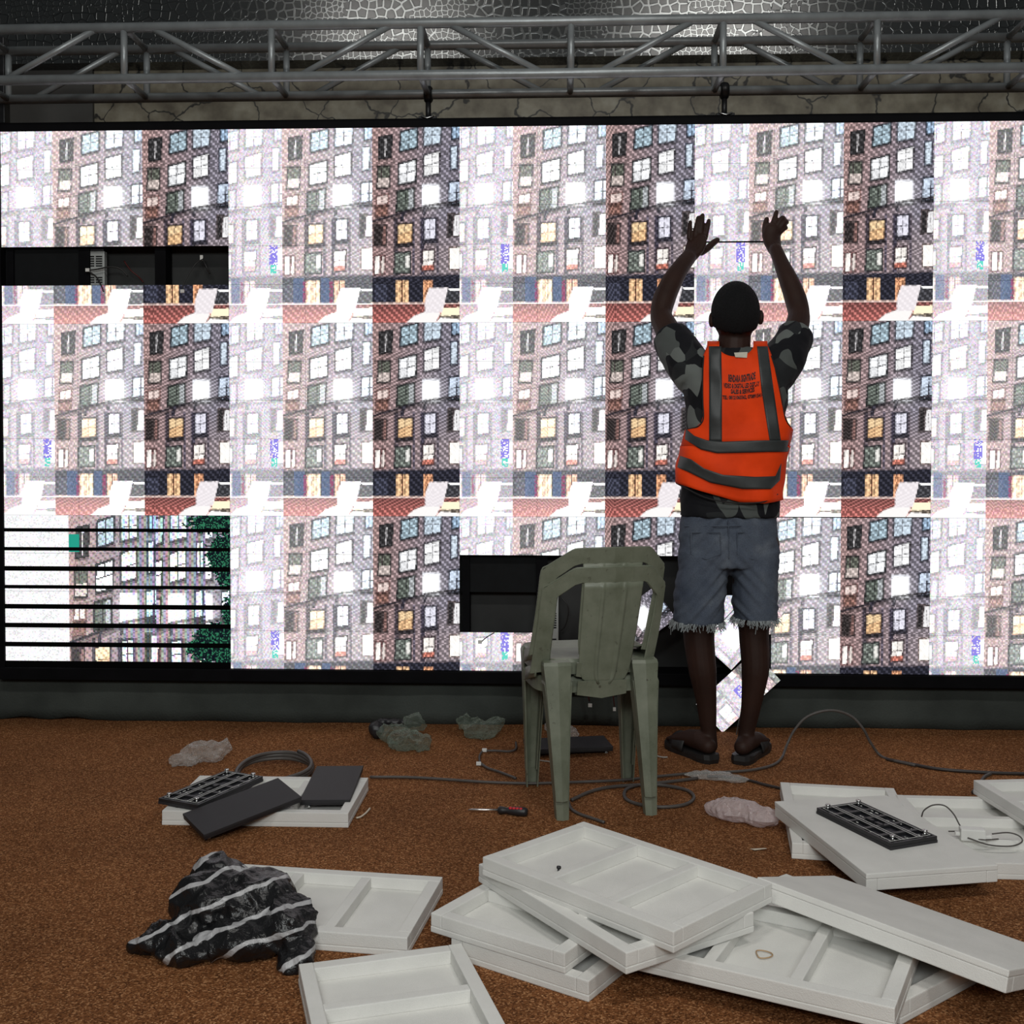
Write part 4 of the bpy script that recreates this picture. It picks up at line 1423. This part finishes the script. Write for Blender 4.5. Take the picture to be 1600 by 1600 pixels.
# ------------------------------------------------------------------ stacked plastic chairs
def make_chair():
    root = empty('plastic_chair')
    K = 1 / 3.4775 / 492.0      # measured zoom pixels to metres at the chair back
    def q(zx, zy, off=0.0):     # point of the back: x, height, with recline and a gentle wrap
        x = (zx - 868) * K
        z = (1283 - (840 + zy / 3.4775)) / 492.0 * 1.0
        yy = 0.055 + 0.0 - max(0, z - 0.40) * 0.20 + 1.5 * x * x + off
        return Vector((x, yy, z))
    # arch of posts and top band, plus the ribbed splat
    OUT = [(487, 785), (496, 700), (510, 560), (520, 430), (530, 310), (560, 282), (620, 238), (680, 195), (720, 186), (800, 183), (900, 181), (1000, 182), (1080, 184), (1120, 192), (1165, 240), (1198, 275), (1210, 300), (1200, 430), (1186, 560), (1165, 680), (1145, 768)]
    INN = [(575, 760), (578, 680), (585, 560), (594, 450), (602, 350), (612, 338), (650, 308), (690, 277), (728, 264), (800, 263), (900, 263), (1000, 263), (1066, 263), (1092, 272), (1125, 310), (1150, 338), (1160, 352), (1150, 450), (1132, 560), (1115, 670), (1098, 755)]
    bm = bmesh.new()
    g = [[bm.verts.new(q(a[0] + (b[0] - a[0]) * t, a[1] + (b[1] - a[1]) * t)) for t in (0, 0.25, 0.5, 0.75, 1)] for a, b in zip(OUT, INN)]
    for r0, r1 in zip(g, g[1:]):
        for k in range(4): bm.faces.new((r0[k], r0[k + 1], r1[k + 1], r1[k]))
    fr = obj('back_frame', bm, M_['chair'], root, False)
    m = fr.modifiers.new('s', 'SOLIDIFY')
    m.thickness = 0.007
    m.offset = 0
    bm = bmesh.new()
    for path in (OUT, INN):
        add_tube(bm, catmull([q(a, b, 0.004 if path is OUT else 0.003) for a, b in path], 3), 0.0030, 8)
    obj('back_rim', bm, M_['chair'], root, True)
    SP = [(262, 735, 1066), (300, 735, 1063), (330, 735, 1060), (420, 733, 1052), (520, 730, 1042), (620, 728, 1030), (700, 728, 1020), (760, 733, 1010), (800, 750, 990), (828, 785, 950)]
    bm = bmesh.new()
    g = []
    for zy, a, b in SP:
        row = []
        for k in range(49):
            x = a + (b - a) * k / 48
            t = k / 48
            rib = max(0, 1 - abs(t - 0.3125) / 0.035) + max(0, 1 - abs(t - 0.6875) / 0.035)
            row.append(bm.verts.new(q(x, zy, 0.0003 - 0.007 * rib * min(1, max(0, (zy - 275) / 60)))))
        g.append(row)
    for r0, r1 in zip(g, g[1:]):
        for k in range(48): bm.faces.new((r0[k], r0[k + 1], r1[k + 1], r1[k]))
    sp = obj('backrest', bm, M_['chair'], root, True)
    m = sp.modifiers.new('s', 'SOLIDIFY')
    m.thickness, m.offset = 0.006, 0
    # seat: dished, with a rolled skirt
    SZ = 0.432
    bm = bmesh.new()
    def outline(t, inset):
        a, b = 0.205 - inset, 0.172 - inset
        ct, st = math.cos(t), math.sin(t)
        return (a * math.copysign(abs(ct) ** 0.42, ct) * (1 + 0.06 * st), 0.258 + b * math.copysign(abs(st) ** 0.42, st))
    lv = []
    for inset, dz in ((-0.002, -0.050), (-0.002, -0.012), (0.004, -0.002), (0.014, 0.0), (0.05, -0.003), (0.10, -0.010), (0.15, -0.014), (0.182, -0.015)):
        lv.append([bm.verts.new((*outline(2 * math.pi * k / 48, inset), SZ + dz)) for k in range(48)])
    for a, b in zip(lv, lv[1:]):
        for k in range(48): bm.faces.new((a[k], a[(k + 1) % 48], b[(k + 1) % 48], b[k]))
    bm.faces.new(lv[-1])
    se = obj('seat', bm, M_['chair'], root, False)
    se.modifiers.new('s', 'SOLIDIFY').thickness = 0.006
    # legs: tapered channels, open towards the middle of the chair
    for (tx, ty, fx, fy, w0, w1, dv) in ((-0.146, 0.050, -0.141, 0.005, 0.088, 0.036, -1), (0.140, 0.050, 0.146, 0.005, 0.084, 0.034, -1), (-0.172, 0.365, -0.172, 0.385, 0.075, 0.036, 1), (0.160, 0.365, 0.168, 0.385, 0.075, 0.036, 1)):
        bm = bmesh.new()
        lv = []
        for j in range(-2, 11):
            t = max(0, j) / 10
            z = SZ - 0.016 - t * (SZ - 0.016) + (0.0, 0.009, 0.013)[-j if j < 0 else 0]
            cx, cy = tx + (fx - tx) * t, ty + (fy - ty) * t - dv * (0.0, 0.006, 0.026)[-j if j < 0 else 0] * -1 * (1 if dv < 0 else -1) * dv
            w = (w0 + (w1 - w0) * (t ** 0.8)) * (1, 0.97, 0.90)[-j if j < 0 else 0]
            dep = (0.055 - 0.025 * t) * (1, 0.75, 0.35)[-j if j < 0 else 0]
            prof = [(-w / 2, -dv * dep), (-w / 2 * 0.98, -dv * 0.004), (-w * 0.18, 0.0), (0, dv * 0.003), (w * 0.18, 0.0), (w / 2 * 0.98, -dv * 0.004), (w / 2, -dv * dep)]
            lv.append([bm.verts.new((cx + a, cy + b, z)) for a, b in prof])
        for a, b in zip(lv, lv[1:]):
            for k in range(6): bm.faces.new((a[k], a[k + 1], b[k + 1], b[k]))
        lg = obj('leg', bm, M_['chair'], root, False)
        m = lg.modifiers.new('s', 'SOLIDIFY')
        m.thickness = 0.004
        m.offset = 0
    # curved web under the splat and the arms joining the posts to the seat
    bm = bmesh.new()
    g = []
    for k in range(13):
        t = k / 12
        x = -0.085 + 0.16 * t
        zt = q(785 + (950 - 785) * t, 828).z + 0.01
        g.append([bm.verts.new((x, 0.055 - 0.004, zt)), bm.verts.new((x, 0.060, 0.372 - 0.0 + 0.012 * abs(2 * t - 1))), bm.verts.new((x, 0.09, 0.380))])
    for r0, r1 in zip(g, g[1:]):
        for k in range(2): bm.faces.new((r0[k], r0[k + 1], r1[k + 1], r1[k]))
    ap = obj('back_apron', bm, M_['chair'], root, False)
    ap.modifiers.new('s', 'SOLIDIFY').thickness = 0.005
    for sx, zx in ((-1, 525), (1, 1122)):
        x0 = (zx - 868) * K
        b0 = q(zx, 770)
        bm = bmesh.new()
        g = []
        for t, dx in ((0, 0), (0.25, 0.0), (0.6, 0.004), (1, 0.010)):
            y = b0.y + (0.24 - b0.y) * t
            xx = x0 + sx * dx
            z = b0.z + (SZ - 0.02 - b0.z) * t
            g.append([bm.verts.new((xx - sx * 0.026, y, z + 0.02)), bm.verts.new((xx + sx * 0.008, y, z + 0.026)), bm.verts.new((xx + sx * 0.012, y, z - 0.016))])
        for r0, r1 in zip(g, g[1:]):
            for k in range(2): bm.faces.new((r0[k], r0[k + 1], r1[k + 1], r1[k]))
        ar = obj('side_bracket', bm, M_['chair'], root, True)
        ar.modifiers.new('s', 'SOLIDIFY').thickness = 0.005
    return root


chair = make_chair()
CH = (G(880, 1283) + G(1017, 1275)) / 2
chair.location = (CH.x, CH.y, 0)
chair.rotation_euler = (0, 0, math.radians(12))
tag(chair, 'sage green plastic chair standing on the carpet, lower one of the stacked pair', 'chair', 'stacked plastic chairs')
ch2 = copy_tree(chair)
ch2.location = (CH.x - 0.003, CH.y - 0.004, 0.060)
tag(ch2, 'sage green plastic chair nested on top of the other one', 'chair', 'stacked plastic chairs')

# ------------------------------------------------------------------ foam trays
TL, TW, TH = 0.580, 0.366, 0.045


def make_tray():
    root = empty('foam_tray')
    wl, b, z0 = 0.031, 0.0025, 0.0142
    zc, h = (z0 + TH) / 2, TH - z0
    obj('base', box_bm((0, 0, 0.0071), (TL, TW, 0.0142), b), M_['foam'], root)
    for sy in (-1, 1):
        obj('wall', box_bm((0, sy * (TW / 2 - wl / 2 - 0.0006), zc), (TL - 0.0012, wl, h), b), M_['foam'], root)
    for sx in (-1, 1):
        obj('wall', box_bm((sx * (TL / 2 - wl / 2 - 0.0006), 0, zc - 0.0004), (wl, TW - 2 * wl - 0.001, h), b), M_['foam'], root)
    for sx in (-1, 1):
        obj('divider', box_bm((sx * TL * 0.158, 0, zc - 0.0012), (0.026, TW - 2 * wl - 0.001, h - 0.002), b), M_['foam'], root)
    return root


def basis(o, A, ux, uy, sx=TL, sy=TW):
    """place so that the top rim corner is A and the sides run along ux, uy"""
    ux = Vector(ux).normalized()
    uz = ux.cross(Vector(uy)).normalized()
    flip = uz.z < 0
    if flip: uz = -uz
    uyv = uz.cross(ux)
    c = Vector(A) + ux * sx / 2 + (-uyv if flip else uyv) * sy / 2
    c = c - uz * TH
    o.matrix_world = Matrix(((ux.x, uyv.x, uz.x, c.x), (ux.y, uyv.y, uz.y, c.y), (ux.z, uyv.z, uz.z, c.z), (0, 0, 0, 1)))


tray0 = make_tray()
_first = [True]


def tray(label, A, angL, angW=None, Adir=None, Wdir=None, upside=False):
    t = tray0 if _first[0] else copy_tree(tray0)
    _first[0] = False
    if Adir is None:
        a, w = math.radians(angL), math.radians(angW)
        Adir, Wdir = (math.cos(a), math.sin(a), 0), (math.cos(w), math.sin(w), 0)
    basis(t, A, Adir, Wdir)
    if upside:
        t.matrix_world = t.matrix_world @ Matrix.Translation((0, 0, TH)) @ Matrix.Rotation(math.pi, 4, 'X')
    tag(t, label, 'foam tray', 'white foam packing trays')
    return t


tray('white foam tray at far left with black tiles leaning on it', (1.105, -0.86, TH), 0, -90)
tray('white foam tray partly under the striped black bag', (1.45, -1.64, TH), -7, -98)
tray('white foam tray in the front, cut by the lower picture edge', (1.76, -2.21, TH), -71.5, 19)
tray('white foam tray lying on the carpet at the bottom of the central stack', (2.08, -2.07, TH), 58, -31.5)
tray('white foam tray second from the bottom in the central stack', (2.03, -2.04, 2 * TH), 58, -31.5)
tray('white foam tray with empty bays resting over the right side, below the tilted slab', (2.975, -2.44, 2 * TH), 154.5, 65)
tray('white foam tray showing one corner low at right, under the bay tray and tilted slab', (3.02, -2.33, TH), 130, 40)
tray('white foam tray third from the bottom in the central stack', (2.465, -2.325, 3 * TH), 125.5, 37)
tray('white foam tray topmost of the central stack, with a black screw inside', (2.142, -1.915, 4 * TH - 0.004), -43.5, 43)
tray('white foam slab tilted over the stack at lower right, its back turned up', (2.791, -1.99, 0.167), 0, 0, (0.42, -0.399, -0.022), (0.24, 0.259, -0.094), True)
tray('white foam tray at right, mostly hidden under the overturned slab with a tile', (3.07, -0.85, TH), -98, -8)
tray('white foam slab upside down at right, carrying a black LED tile', (2.985, -1.195, 2 * TH), -78, 14, None, None, True)
tray('white foam tray at right holding the small white adapter', (3.41, -0.97, TH), -91.5, -1)
tray('white foam tray farthest back at the right edge', (3.67, -0.95, 2 * TH), -83, 7)

# ------------------------------------------------------------------ unlit LED tiles
def make_tile():
    """unlit LED tile; local z is its back"""
    root = empty('unlit_led_tile')
    obj('led_face', box_bm((0, 0, 0.004), (0.32, 0.16, 0.008), 0.001), M_['led_face'], root)
    obj('circuit_board', box_bm((0, 0, 0.009), (0.312, 0.152, 0.002)), M_['pcb'], root)
    for sy in (-1, 1):
        obj('frame_rail', box_bm((0, sy * 0.0755, 0.013), (0.318, 0.007, 0.010), 0.001), M_['black_plastic'], root)
    for sx in (-1, 1):
        obj('frame_rail', box_bm((sx * 0.1555, 0, 0.013), (0.007, 0.146, 0.010), 0.001), M_['black_plastic'], root)
    for x in (-0.095, -0.035, 0.03, 0.092):
        obj('cross_rib', box_bm((x, 0, 0.0135), (0.014, 0.145, 0.007), 0.001), M_['black_plastic'], root)
    for y in (-0.028, 0.028):
        obj('long_rib', box_bm((0, y, 0.0145), (0.30, 0.006, 0.008), 0.001), M_['black_plastic'], root)
    bm = bmesh.new()
    for y in (-0.066, -0.0335, -0.0225, 0.0225, 0.0335, 0.066):
        add_box(bm, (0, y, 0.0188), (0.295, 0.0013, 0.0006))
    for x in (-0.146, 0.146):
        add_box(bm, (x, 0, 0.0188), (0.0013, 0.132, 0.0006))
    for k in range(26):
        add_box(bm, (rnd.uniform(-0.14, 0.14), rnd.choice((-0.060, 0.060, 0.0, 0.045, -0.045)), 0.0145), (rnd.uniform(0.004, 0.012), 0.0025, 0.0015))
    tag(obj('pale_edges', bm, M_['white_plastic'], root), None, None, None, 'stuff')
    for sx in (-1, 1):
        for sy in (-1, 1):
            bm = bmesh.new()
            add_tube(bm, [(sx * 0.138, sy * 0.055, 0.010), (sx * 0.138, sy * 0.055, 0.027)], 0.0035, 10, 'flat')
            add_tube(bm, [(sx * 0.138, sy * 0.055, 0.027), (sx * 0.138, sy * 0.055, 0.031)], 0.0075, 12, 'flat')
            obj('magnet_stud', bm, M_['silver'], root, True)
    for x in (-0.02, 0.02):
        obj('socket', box_bm((x, 0.0, 0.0145), (0.026, 0.012, 0.009), 0.001), M_['black_plastic'], root)
    return root


tile0 = make_tile()


def set_mat(o, c, ux, uy):
    ux = Vector(ux).normalized()
    uz = ux.cross(Vector(uy)).normalized()
    uyv = uz.cross(ux)
    o.matrix_world = Matrix(((ux.x, uyv.x, uz.x, c[0]), (ux.y, uyv.y, uz.y, c[1]), (ux.z, uyv.z, uz.z, c[2]), (0, 0, 0, 1)))


def dirv(a): return Vector((math.cos(math.radians(a)), math.sin(math.radians(a)), 0))


# on the overturned slab, back up
A = Vector((3.085, -1.305, 2 * TH + 0.0005))
set_mat(tile0, A + dirv(-66) * 0.16 + dirv(24) * 0.08, dirv(-66), dirv(24))
tag(tile0, 'black LED tile lying back up on the overturned foam slab', 'LED tile', 'unlit LED tiles')
# leaning on the far left tray: one back up, one face up in front of it
def far_end(p0, px, py, L):
    '''point seen at px, py that lies L away from p0'''
    best = None
    for k in range(200):
        z = 0.03 + k * 0.0008
        g = G(px, py, z)
        e = abs((g - p0).length - L)
        if best is None or e < best[0]: best = (e, g)
    return best[1]


t1 = copy_tree(tile0)
p0 = G(247, 1250, 0.060)
ux = far_end(p0, 352, 1206, 0.32) - p0
uy = G(303, 1263, 0.060) - p0
uy = uy - ux.normalized() * uy.dot(ux.normalized())
set_mat(t1, p0 + ux.normalized() * 0.16 + uy.normalized() * 0.08 + Vector((0, 0, -0.012)), ux, -uy)
tag(t1, 'black LED tile with its wired back up on the far left tray', 'LED tile', 'unlit LED tiles')
t2 = copy_tree(tile0)
p0, p1, p2 = Vector((1.277, -1.348, 0.016)), Vector((1.52, -1.146, 0.068)), Vector((1.173, -1.228, 0.038))
k = 0.011
p0, p1, p2 = [p.lerp(Vector(CAM), k) for p in (p0, p1, p2)]
set_mat(t2, (p1 + p2) / 2, p1 - p0, p0 - p2)
tag(t2, 'black LED tile face up, sloping from the far left tray down to the carpet', 'LED tile', 'unlit LED tiles')
t3 = copy_tree(tile0)
p0 = G(468, 1250, 0.052)
ux = far_end(p0, 495, 1197, 0.32) - p0
uy = G(539, 1254, 0.052) - p0
uy = uy - ux.normalized() * uy.dot(ux.normalized())
set_mat(t3, p0 + ux.normalized() * 0.16 + uy.normalized() * 0.08, ux, uy)
tag(t3, 'black LED tile face up across the right bay of the far left tray', 'LED tile', 'unlit LED tiles')
t5 = copy_tree(tile0)
c0, c1 = G(832, 1188), G(940, 1172)
set_mat(t5, (c0 + c1) / 2 + Vector((0, 0.06, 0.032)), (1, 0.19, 0), (0.19, -1, 0))
tag(t5, 'black LED tile face up on the carpet behind the chair legs', 'LED tile', 'unlit LED tiles')

# ------------------------------------------------------------------ bags and film
def crumpled(name, lobes, voxel, amp, freq, mat, smooth=2):
    bm = bmesh.new()
    for c, r, rot in lobes:
        add_ball(bm, c, r, Matrix.Rotation(rot, 3, 'Z'), 20)
    def w(p, n):
        q = p * freq
        r = (1 - abs(noise.noise(q))) ** 2 + 0.55 * (1 - abs(noise.noise(q * 2.1 + Vector((5, 1, 2))))) ** 2 - 0.85
        p = p + n * (amp * r)
        p.z = max(0.001, p.z)
        return p
    me = fuse(bm, voxel, smooth, 0.5, w)
    return link(name, me, mat)


def at_ground(px, py, h): return G(px, py) + Vector((0, 0, h))


def centre_origin(o):
    c = sum((v.co for v in o.data.vertices), Vector()) / len(o.data.vertices)
    c.z = 0
    o.data.transform(Matrix.Translation(-c))
    o.location = c
    return o


b = crumpled('striped_bag', [
    (at_ground(335, 1462, 0.075), (0.10, 0.085, 0.075), 0.2), (at_ground(345, 1440, 0.095), (0.075, 0.075, 0.062), 0.0),
    (at_ground(395, 1458, 0.072), (0.12, 0.10, 0.066), -0.3), (at_ground(450, 1480, 0.055), (0.062, 0.085, 0.056), 0.1),
    (at_ground(462, 1508, 0.022), (0.036, 0.055, 0.030), 0.2), (at_ground(285, 1482, 0.032), (0.095, 0.055, 0.036), 0.35),
    (at_ground(236, 1486, 0.018), (0.045, 0.028, 0.020), 0.4), (at_ground(295, 1500, 0.026), (0.075, 0.05, 0.028), 0.5),
    (at_ground(380, 1492, 0.035), (0.13, 0.055, 0.036), 0.1)], 0.0055, 0.024, 10.5, M_['stripe_bag'])
tag(centre_origin(b), 'crumpled black plastic bag with white stripes on the nearest left tray', 'plastic bag')


def film(label, lobes, mat, amp=0.026, freq=17, group='empty clear plastic bags'):
    o = crumpled('plastic_bag', lobes, 0.0105, amp, freq, mat, 2)
    for p in o.data.polygons: p.use_smooth = False
    return tag(centre_origin(o), label, 'plastic bag', group)


film('clear crumpled bag on the carpet behind the far left tray', [(at_ground(318, 1190, 0.030), (0.075, 0.05, 0.034), 0.2), (at_ground(290, 1195, 0.018), (0.06, 0.035, 0.02), 0.2), (at_ground(345, 1186, 0.040), (0.045, 0.03, 0.028), 0.5)], M_['clear'])
film('greenish clear bag with a black lump, against the cloth skirt', [(at_ground(640, 1170, 0.030), (0.085, 0.06, 0.036), -0.4), (at_ground(612, 1160, 0.035), (0.06, 0.04, 0.030), 0), (at_ground(648, 1160, 0.075), (0.04, 0.025, 0.035), 0.2), (at_ground(660, 1172, 0.03), (0.03, 0.03, 0.03), 0)], M_['clear_green'])
film('small greenish clear bag leaning on the cloth skirt left of the chairs', [(at_ground(750, 1152, 0.030), (0.070, 0.04, 0.034), 0.0), (at_ground(730, 1148, 0.05), (0.05, 0.02, 0.026), 0.1), (at_ground(772, 1150, 0.055), (0.035, 0.02, 0.03), 0.0)], M_['clear_green'])
film('pale clear bag on the carpet behind the left rear chair leg', [(at_ground(868, 1152, 0.03), (0.05, 0.035, 0.036), 0.0), (at_ground(885, 1156, 0.03), (0.04, 0.03, 0.03), 0.0)], M_['clear'])
film('flat clear bag lying just in front of the sandals', [(at_ground(1110, 1217, 0.012), (0.10, 0.03, 0.014), -0.15), (at_ground(1145, 1222, 0.010), (0.06, 0.025, 0.012), 0.0)], M_['clear'], 0.008)
film('pinkish crumpled plastic bag beside the right-hand trays', [(at_ground(1150, 1281, 0.030), (0.085, 0.05, 0.032), -0.35), (at_ground(1190, 1290, 0.026), (0.055, 0.04, 0.028), -0.3), (at_ground(1125, 1272, 0.022), (0.05, 0.04, 0.024), 0.3)], M_['pink_film'], 0.014)
bl = crumpled('black_pouch', [(at_ground(588, 1154, 0.035), (0.028, 0.03, 0.036), 0), (at_ground(610, 1150, 0.056), (0.06, 0.02, 0.016), 0.0), (at_ground(640, 1150, 0.050), (0.05, 0.018, 0.014), 0.0)], 0.005, 0.008, 20, M_['black_plastic'])
tag(centre_origin(bl), 'glossy black wrapped lump beside the greenish bag', 'pouch')

# ------------------------------------------------------------------ cables and small things
def floor_path(pts, z): return [G(a, b, z) for a, b in pts]


def lead(name, label, pts, r, mat, cat='cable', group=None, k=8):
    base = Vector(pts[0])
    base.z = 0
    o = cable(name, [Vector(p) - base for p in pts], r, mat, None, 8, k)
    o.location = base
    return tag(o, label, cat, group)


yarc = G(1225, 1180).y
lead('grey_cable', 'grey cable from the far left tray behind the chairs, arching up right of the man', floor_path([(578, 1214), (640, 1214.5), (700, 1218), (760, 1222), (830, 1224), (900, 1222), (970, 1219), (1030, 1213), (1085, 1208), (1130, 1206.5), (1175, 1203), (1208, 1195), (1222, 1183)], 0.008) +
     [P(a, b_, yarc + d) for a, b_, d in ((1230, 1163, 0.0), (1242, 1140, 0.01), (1263, 1119, 0.01), (1297, 1110, 0.01), (1328, 1118, 0.01), (1348, 1138, 0.0), (1360, 1160, 0.0))] + floor_path([(1375, 1180), (1395, 1188), (1430, 1196)], 0.006), 0.0050, M_['cable_grey'])
lead('dark_cable', 'thin dark cable running along the carpet to the right edge', floor_path([(1385, 1186), (1420, 1193), (1470, 1202), (1540, 1207), (1600, 1209), (1680, 1210)], 0.006), 0.006, M_['cable_dark'])
lead('short_cable', 'short grey cable piece bent over the far right tray corner', floor_path([(1548, 1209), (1538, 1214), (1530, 1226), (1520, 1238)], 0.006), 0.006, M_['cable_grey'])
lp = [(1090, 1216), (1040, 1222), (1000, 1226), (978, 1234), (978, 1248), (1000, 1257), (1035, 1261), (1070, 1257), (1084, 1247), (1076, 1236), (1050, 1229), (1015, 1226), (960, 1229), (925, 1236), (893, 1250)]
lead('looped_cable', 'dark grey cable lying in a loop round the right rear chair leg', floor_path(lp, 0.007), 0.0058, M_['cable_grey'])
lead('cable_end', 'bare cable end lying in front of the left rear chair leg', floor_path([(888, 1252), (893, 1264), (906, 1272), (924, 1278), (944, 1285)], 0.006), 0.0050, M_['cable_grey'])
lead('cable_branch', 'dark thin cable leading from the sandals toward the right-hand trays', floor_path([(1105, 1213), (1140, 1214), (1170, 1219), (1195, 1226), (1222, 1232)], 0.006), 0.0050, M_['cable_dark'])
coil = []
for i in range(90):
    t = 2 * math.pi * i / 28
    c = Vector((1.325, -0.72, 0.0))
    coil.append(c + Vector(((0.128 + 0.006 * math.sin(i * 0.7)) * math.cos(t), (0.15 + 0.006 * math.cos(i * .5)) * math.sin(t), 0.012 + 0.010 * (i / 28) + 0.010 * math.sin(t))))
lead('coiled_cable', 'coil of grey cable lying behind the far left tray', coil, 0.0068, M_['cable_grey'], 'cable', None, 2)
rb = empty('ribbon_harness', tuple(G(806, 1190)))
base = Vector(rb.location)
cable('wire', [p - base for p in floor_path([(806, 1160), (806, 1170), (796, 1174), (775, 1173), (760, 1173)], 0.008)], 0.0042, M_['cable_grey'], rb)
cable('wire', [p - base for p in floor_path([(750, 1192), (762, 1200), (780, 1206), (806, 1216)], 0.008)], 0.0048, M_['cable_grey'], rb)
cable('wire', [p - base for p in floor_path([(753, 1174), (749, 1182), (750, 1192)], 0.008)], 0.0038, M_['cable_grey'], rb)
for q in ((757, 1172), (748, 1193)):
    obj('plug', box_bm(tuple(G(*q, 0.010) - base), (0.018, 0.010, 0.012), 0.001), M_['white_plastic'], rb)
tag(rb, 'grey wire harness with white plugs lying left of the front chair leg', 'wire harness')
lead('twist_tie', 'thin pale wire scrap on the carpet left of the sandals', floor_path([(1023, 1176), (1027, 1181), (1035, 1183), (1043, 1183)], 0.004), 0.0028, M_['cable_light'], 'wire')
lead('twist_tie', 'thin pale wire scrap beside the tile behind the chair', floor_path([(838, 1187), (850, 1189), (858, 1190), (862, 1194)], 0.004), 0.0024, M_['cable_light'], 'wire')
lead('wire_scrap', 'curved pale strip of plastic on the carpet right of the far left tray', floor_path([(557, 1278), (564, 1276), (572, 1270), (578, 1263)], 0.004), 0.0030, M_['paper'], 'scrap')
bm = bmesh.new()
c = G(1185, 1328, 0.002)
vs = [bm.verts.new(c + Vector(v)) for v in ((-0.022, 0.006, 0), (0.02, 0.008, 0.002), (0.024, 0.0, 0.004), (-0.012, -0.006, 0.001))]
bm.faces.new(vs)
o = obj('paper_scrap', bm, M_['paper'])
o.modifiers.new('s', 'SOLIDIFY').thickness = 0.0012
tag(o, 'tiny torn paper scrap on the carpet between the central stack and right trays', 'scrap')

# screwdriver
s0, s1 = G(731, 1262, 0.013), G(824, 1269, 0.014)
d = (s1 - s0).normalized()
sd = empty('screwdriver', tuple(s0))
tag(sd, 'screwdriver with a black and red handle on the carpet near the chair', 'screwdriver')
Lh = (s1 - s0).length
o = obj('shaft', tube_bm([Vector((0, 0, -0.008)), d * 0.012 + Vector((0, 0, -0.006)), d * (Lh * 0.53)], [0.0012, 0.0036, 0.0036], 10), M_['silver'], sd, True)
hp = [Lh * k for k in (0.51, 0.54, 0.60, 0.66, 0.72, 0.85, 0.96, 1.0)]
hr = [0.008, 0.0125, 0.0115, 0.0095, 0.0125, 0.0145, 0.0145, 0.0105]
obj('handle', tube_bm([d * q for q in hp], hr, 14), M_['black_plastic'], sd, True)
for k in range(4):
    q = d * (Lh * (0.72 + 0.058 * k)) + Vector((0, -0.006, 0.0105))
    bm = bmesh.new()
    add_ball(bm, q, (0.0062, 0.005, 0.0045), None, 10)
    g = obj('grip_pad', bm, M_['red_rubber'], sd, True)
    g['label'] = 'red grip pad'

# screw standing in the top tray
c = G(871, 1366, 3 * TH + 0.016)
sc = empty('screw', tuple(c))
tag(sc, 'small black screw standing in the top tray of the central stack', 'screw')
obj('shank', tube_bm([(0, 0, -0.004), (0.003, 0, 0.014)], 0.0025, 8), M_['black_plastic'], sc, True)
obj('head', tube_bm([(0.003, 0, 0.014), (0.0035, 0, 0.019)], 0.0055, 10), M_['black_plastic'], sc, True)
# rubber band in the right tray
c = G(1192, 1491, TH + 0.018)
ring = [c + Vector((0.017 * math.cos(t) + 0.004 * math.cos(2 * t), 0.019 * math.sin(t), 0.0)) for t in [2 * math.pi * i / 24 for i in range(25)]]
lead('rubber_band', 'tan rubber band lying in a bay of the right-hand tray stack', ring, 0.0014, M_['rubber_band'], 'rubber band', None, 2)
# white adapter with its thin lead
ac = G(1519, 1312, 0.046)
ad = empty('adapter', tuple(ac), (0, 0, math.radians(-8)))
tag(ad, 'small white adapter box with a thin looped lead on the right tray', 'adapter')
obj('case', box_bm((0, 0, 0.017), (0.068, 0.034, 0.034), 0.004), M_['white_plastic'], ad)
obj('nozzle', box_bm((0.042, -0.004, 0.012), (0.018, 0.012, 0.010), 0.002), M_['white_plastic'], ad)
obj('nozzle', box_bm((-0.040, 0.0, 0.016), (0.014, 0.012, 0.010), 0.002), M_['white_plastic'], ad)
inv = ad.matrix_basis.inverted()
yl = ac.y + 0.02
for pts in ([P(1440, 1276, yl + 0.06), P(1444, 1266, yl + 0.05), P(1458, 1258, yl + 0.04), P(1476, 1259, yl + 0.03), P(1490, 1272, yl + 0.02), P(1500, 1290, yl), P(1512, 1306, yl - 0.02), P(1535, 1312, yl - 0.04), P(1560, 1311, yl - 0.03)],
            [P(1550, 1303, yl - 0.02), P(1575, 1301, yl - 0.02), P(1592, 1306, yl - 0.03), P(1597, 1315, yl - 0.04), P(1580, 1322, yl - 0.05), P(1545, 1320, yl - 0.05), P(1512, 1309, yl - 0.04)],
            [P(1482, 1299, yl), P(1495, 1299, yl), P(1502, 1301, yl)]):
    cable('lead', [inv @ p for p in pts], 0.0021, M_['cable_grey'], ad)
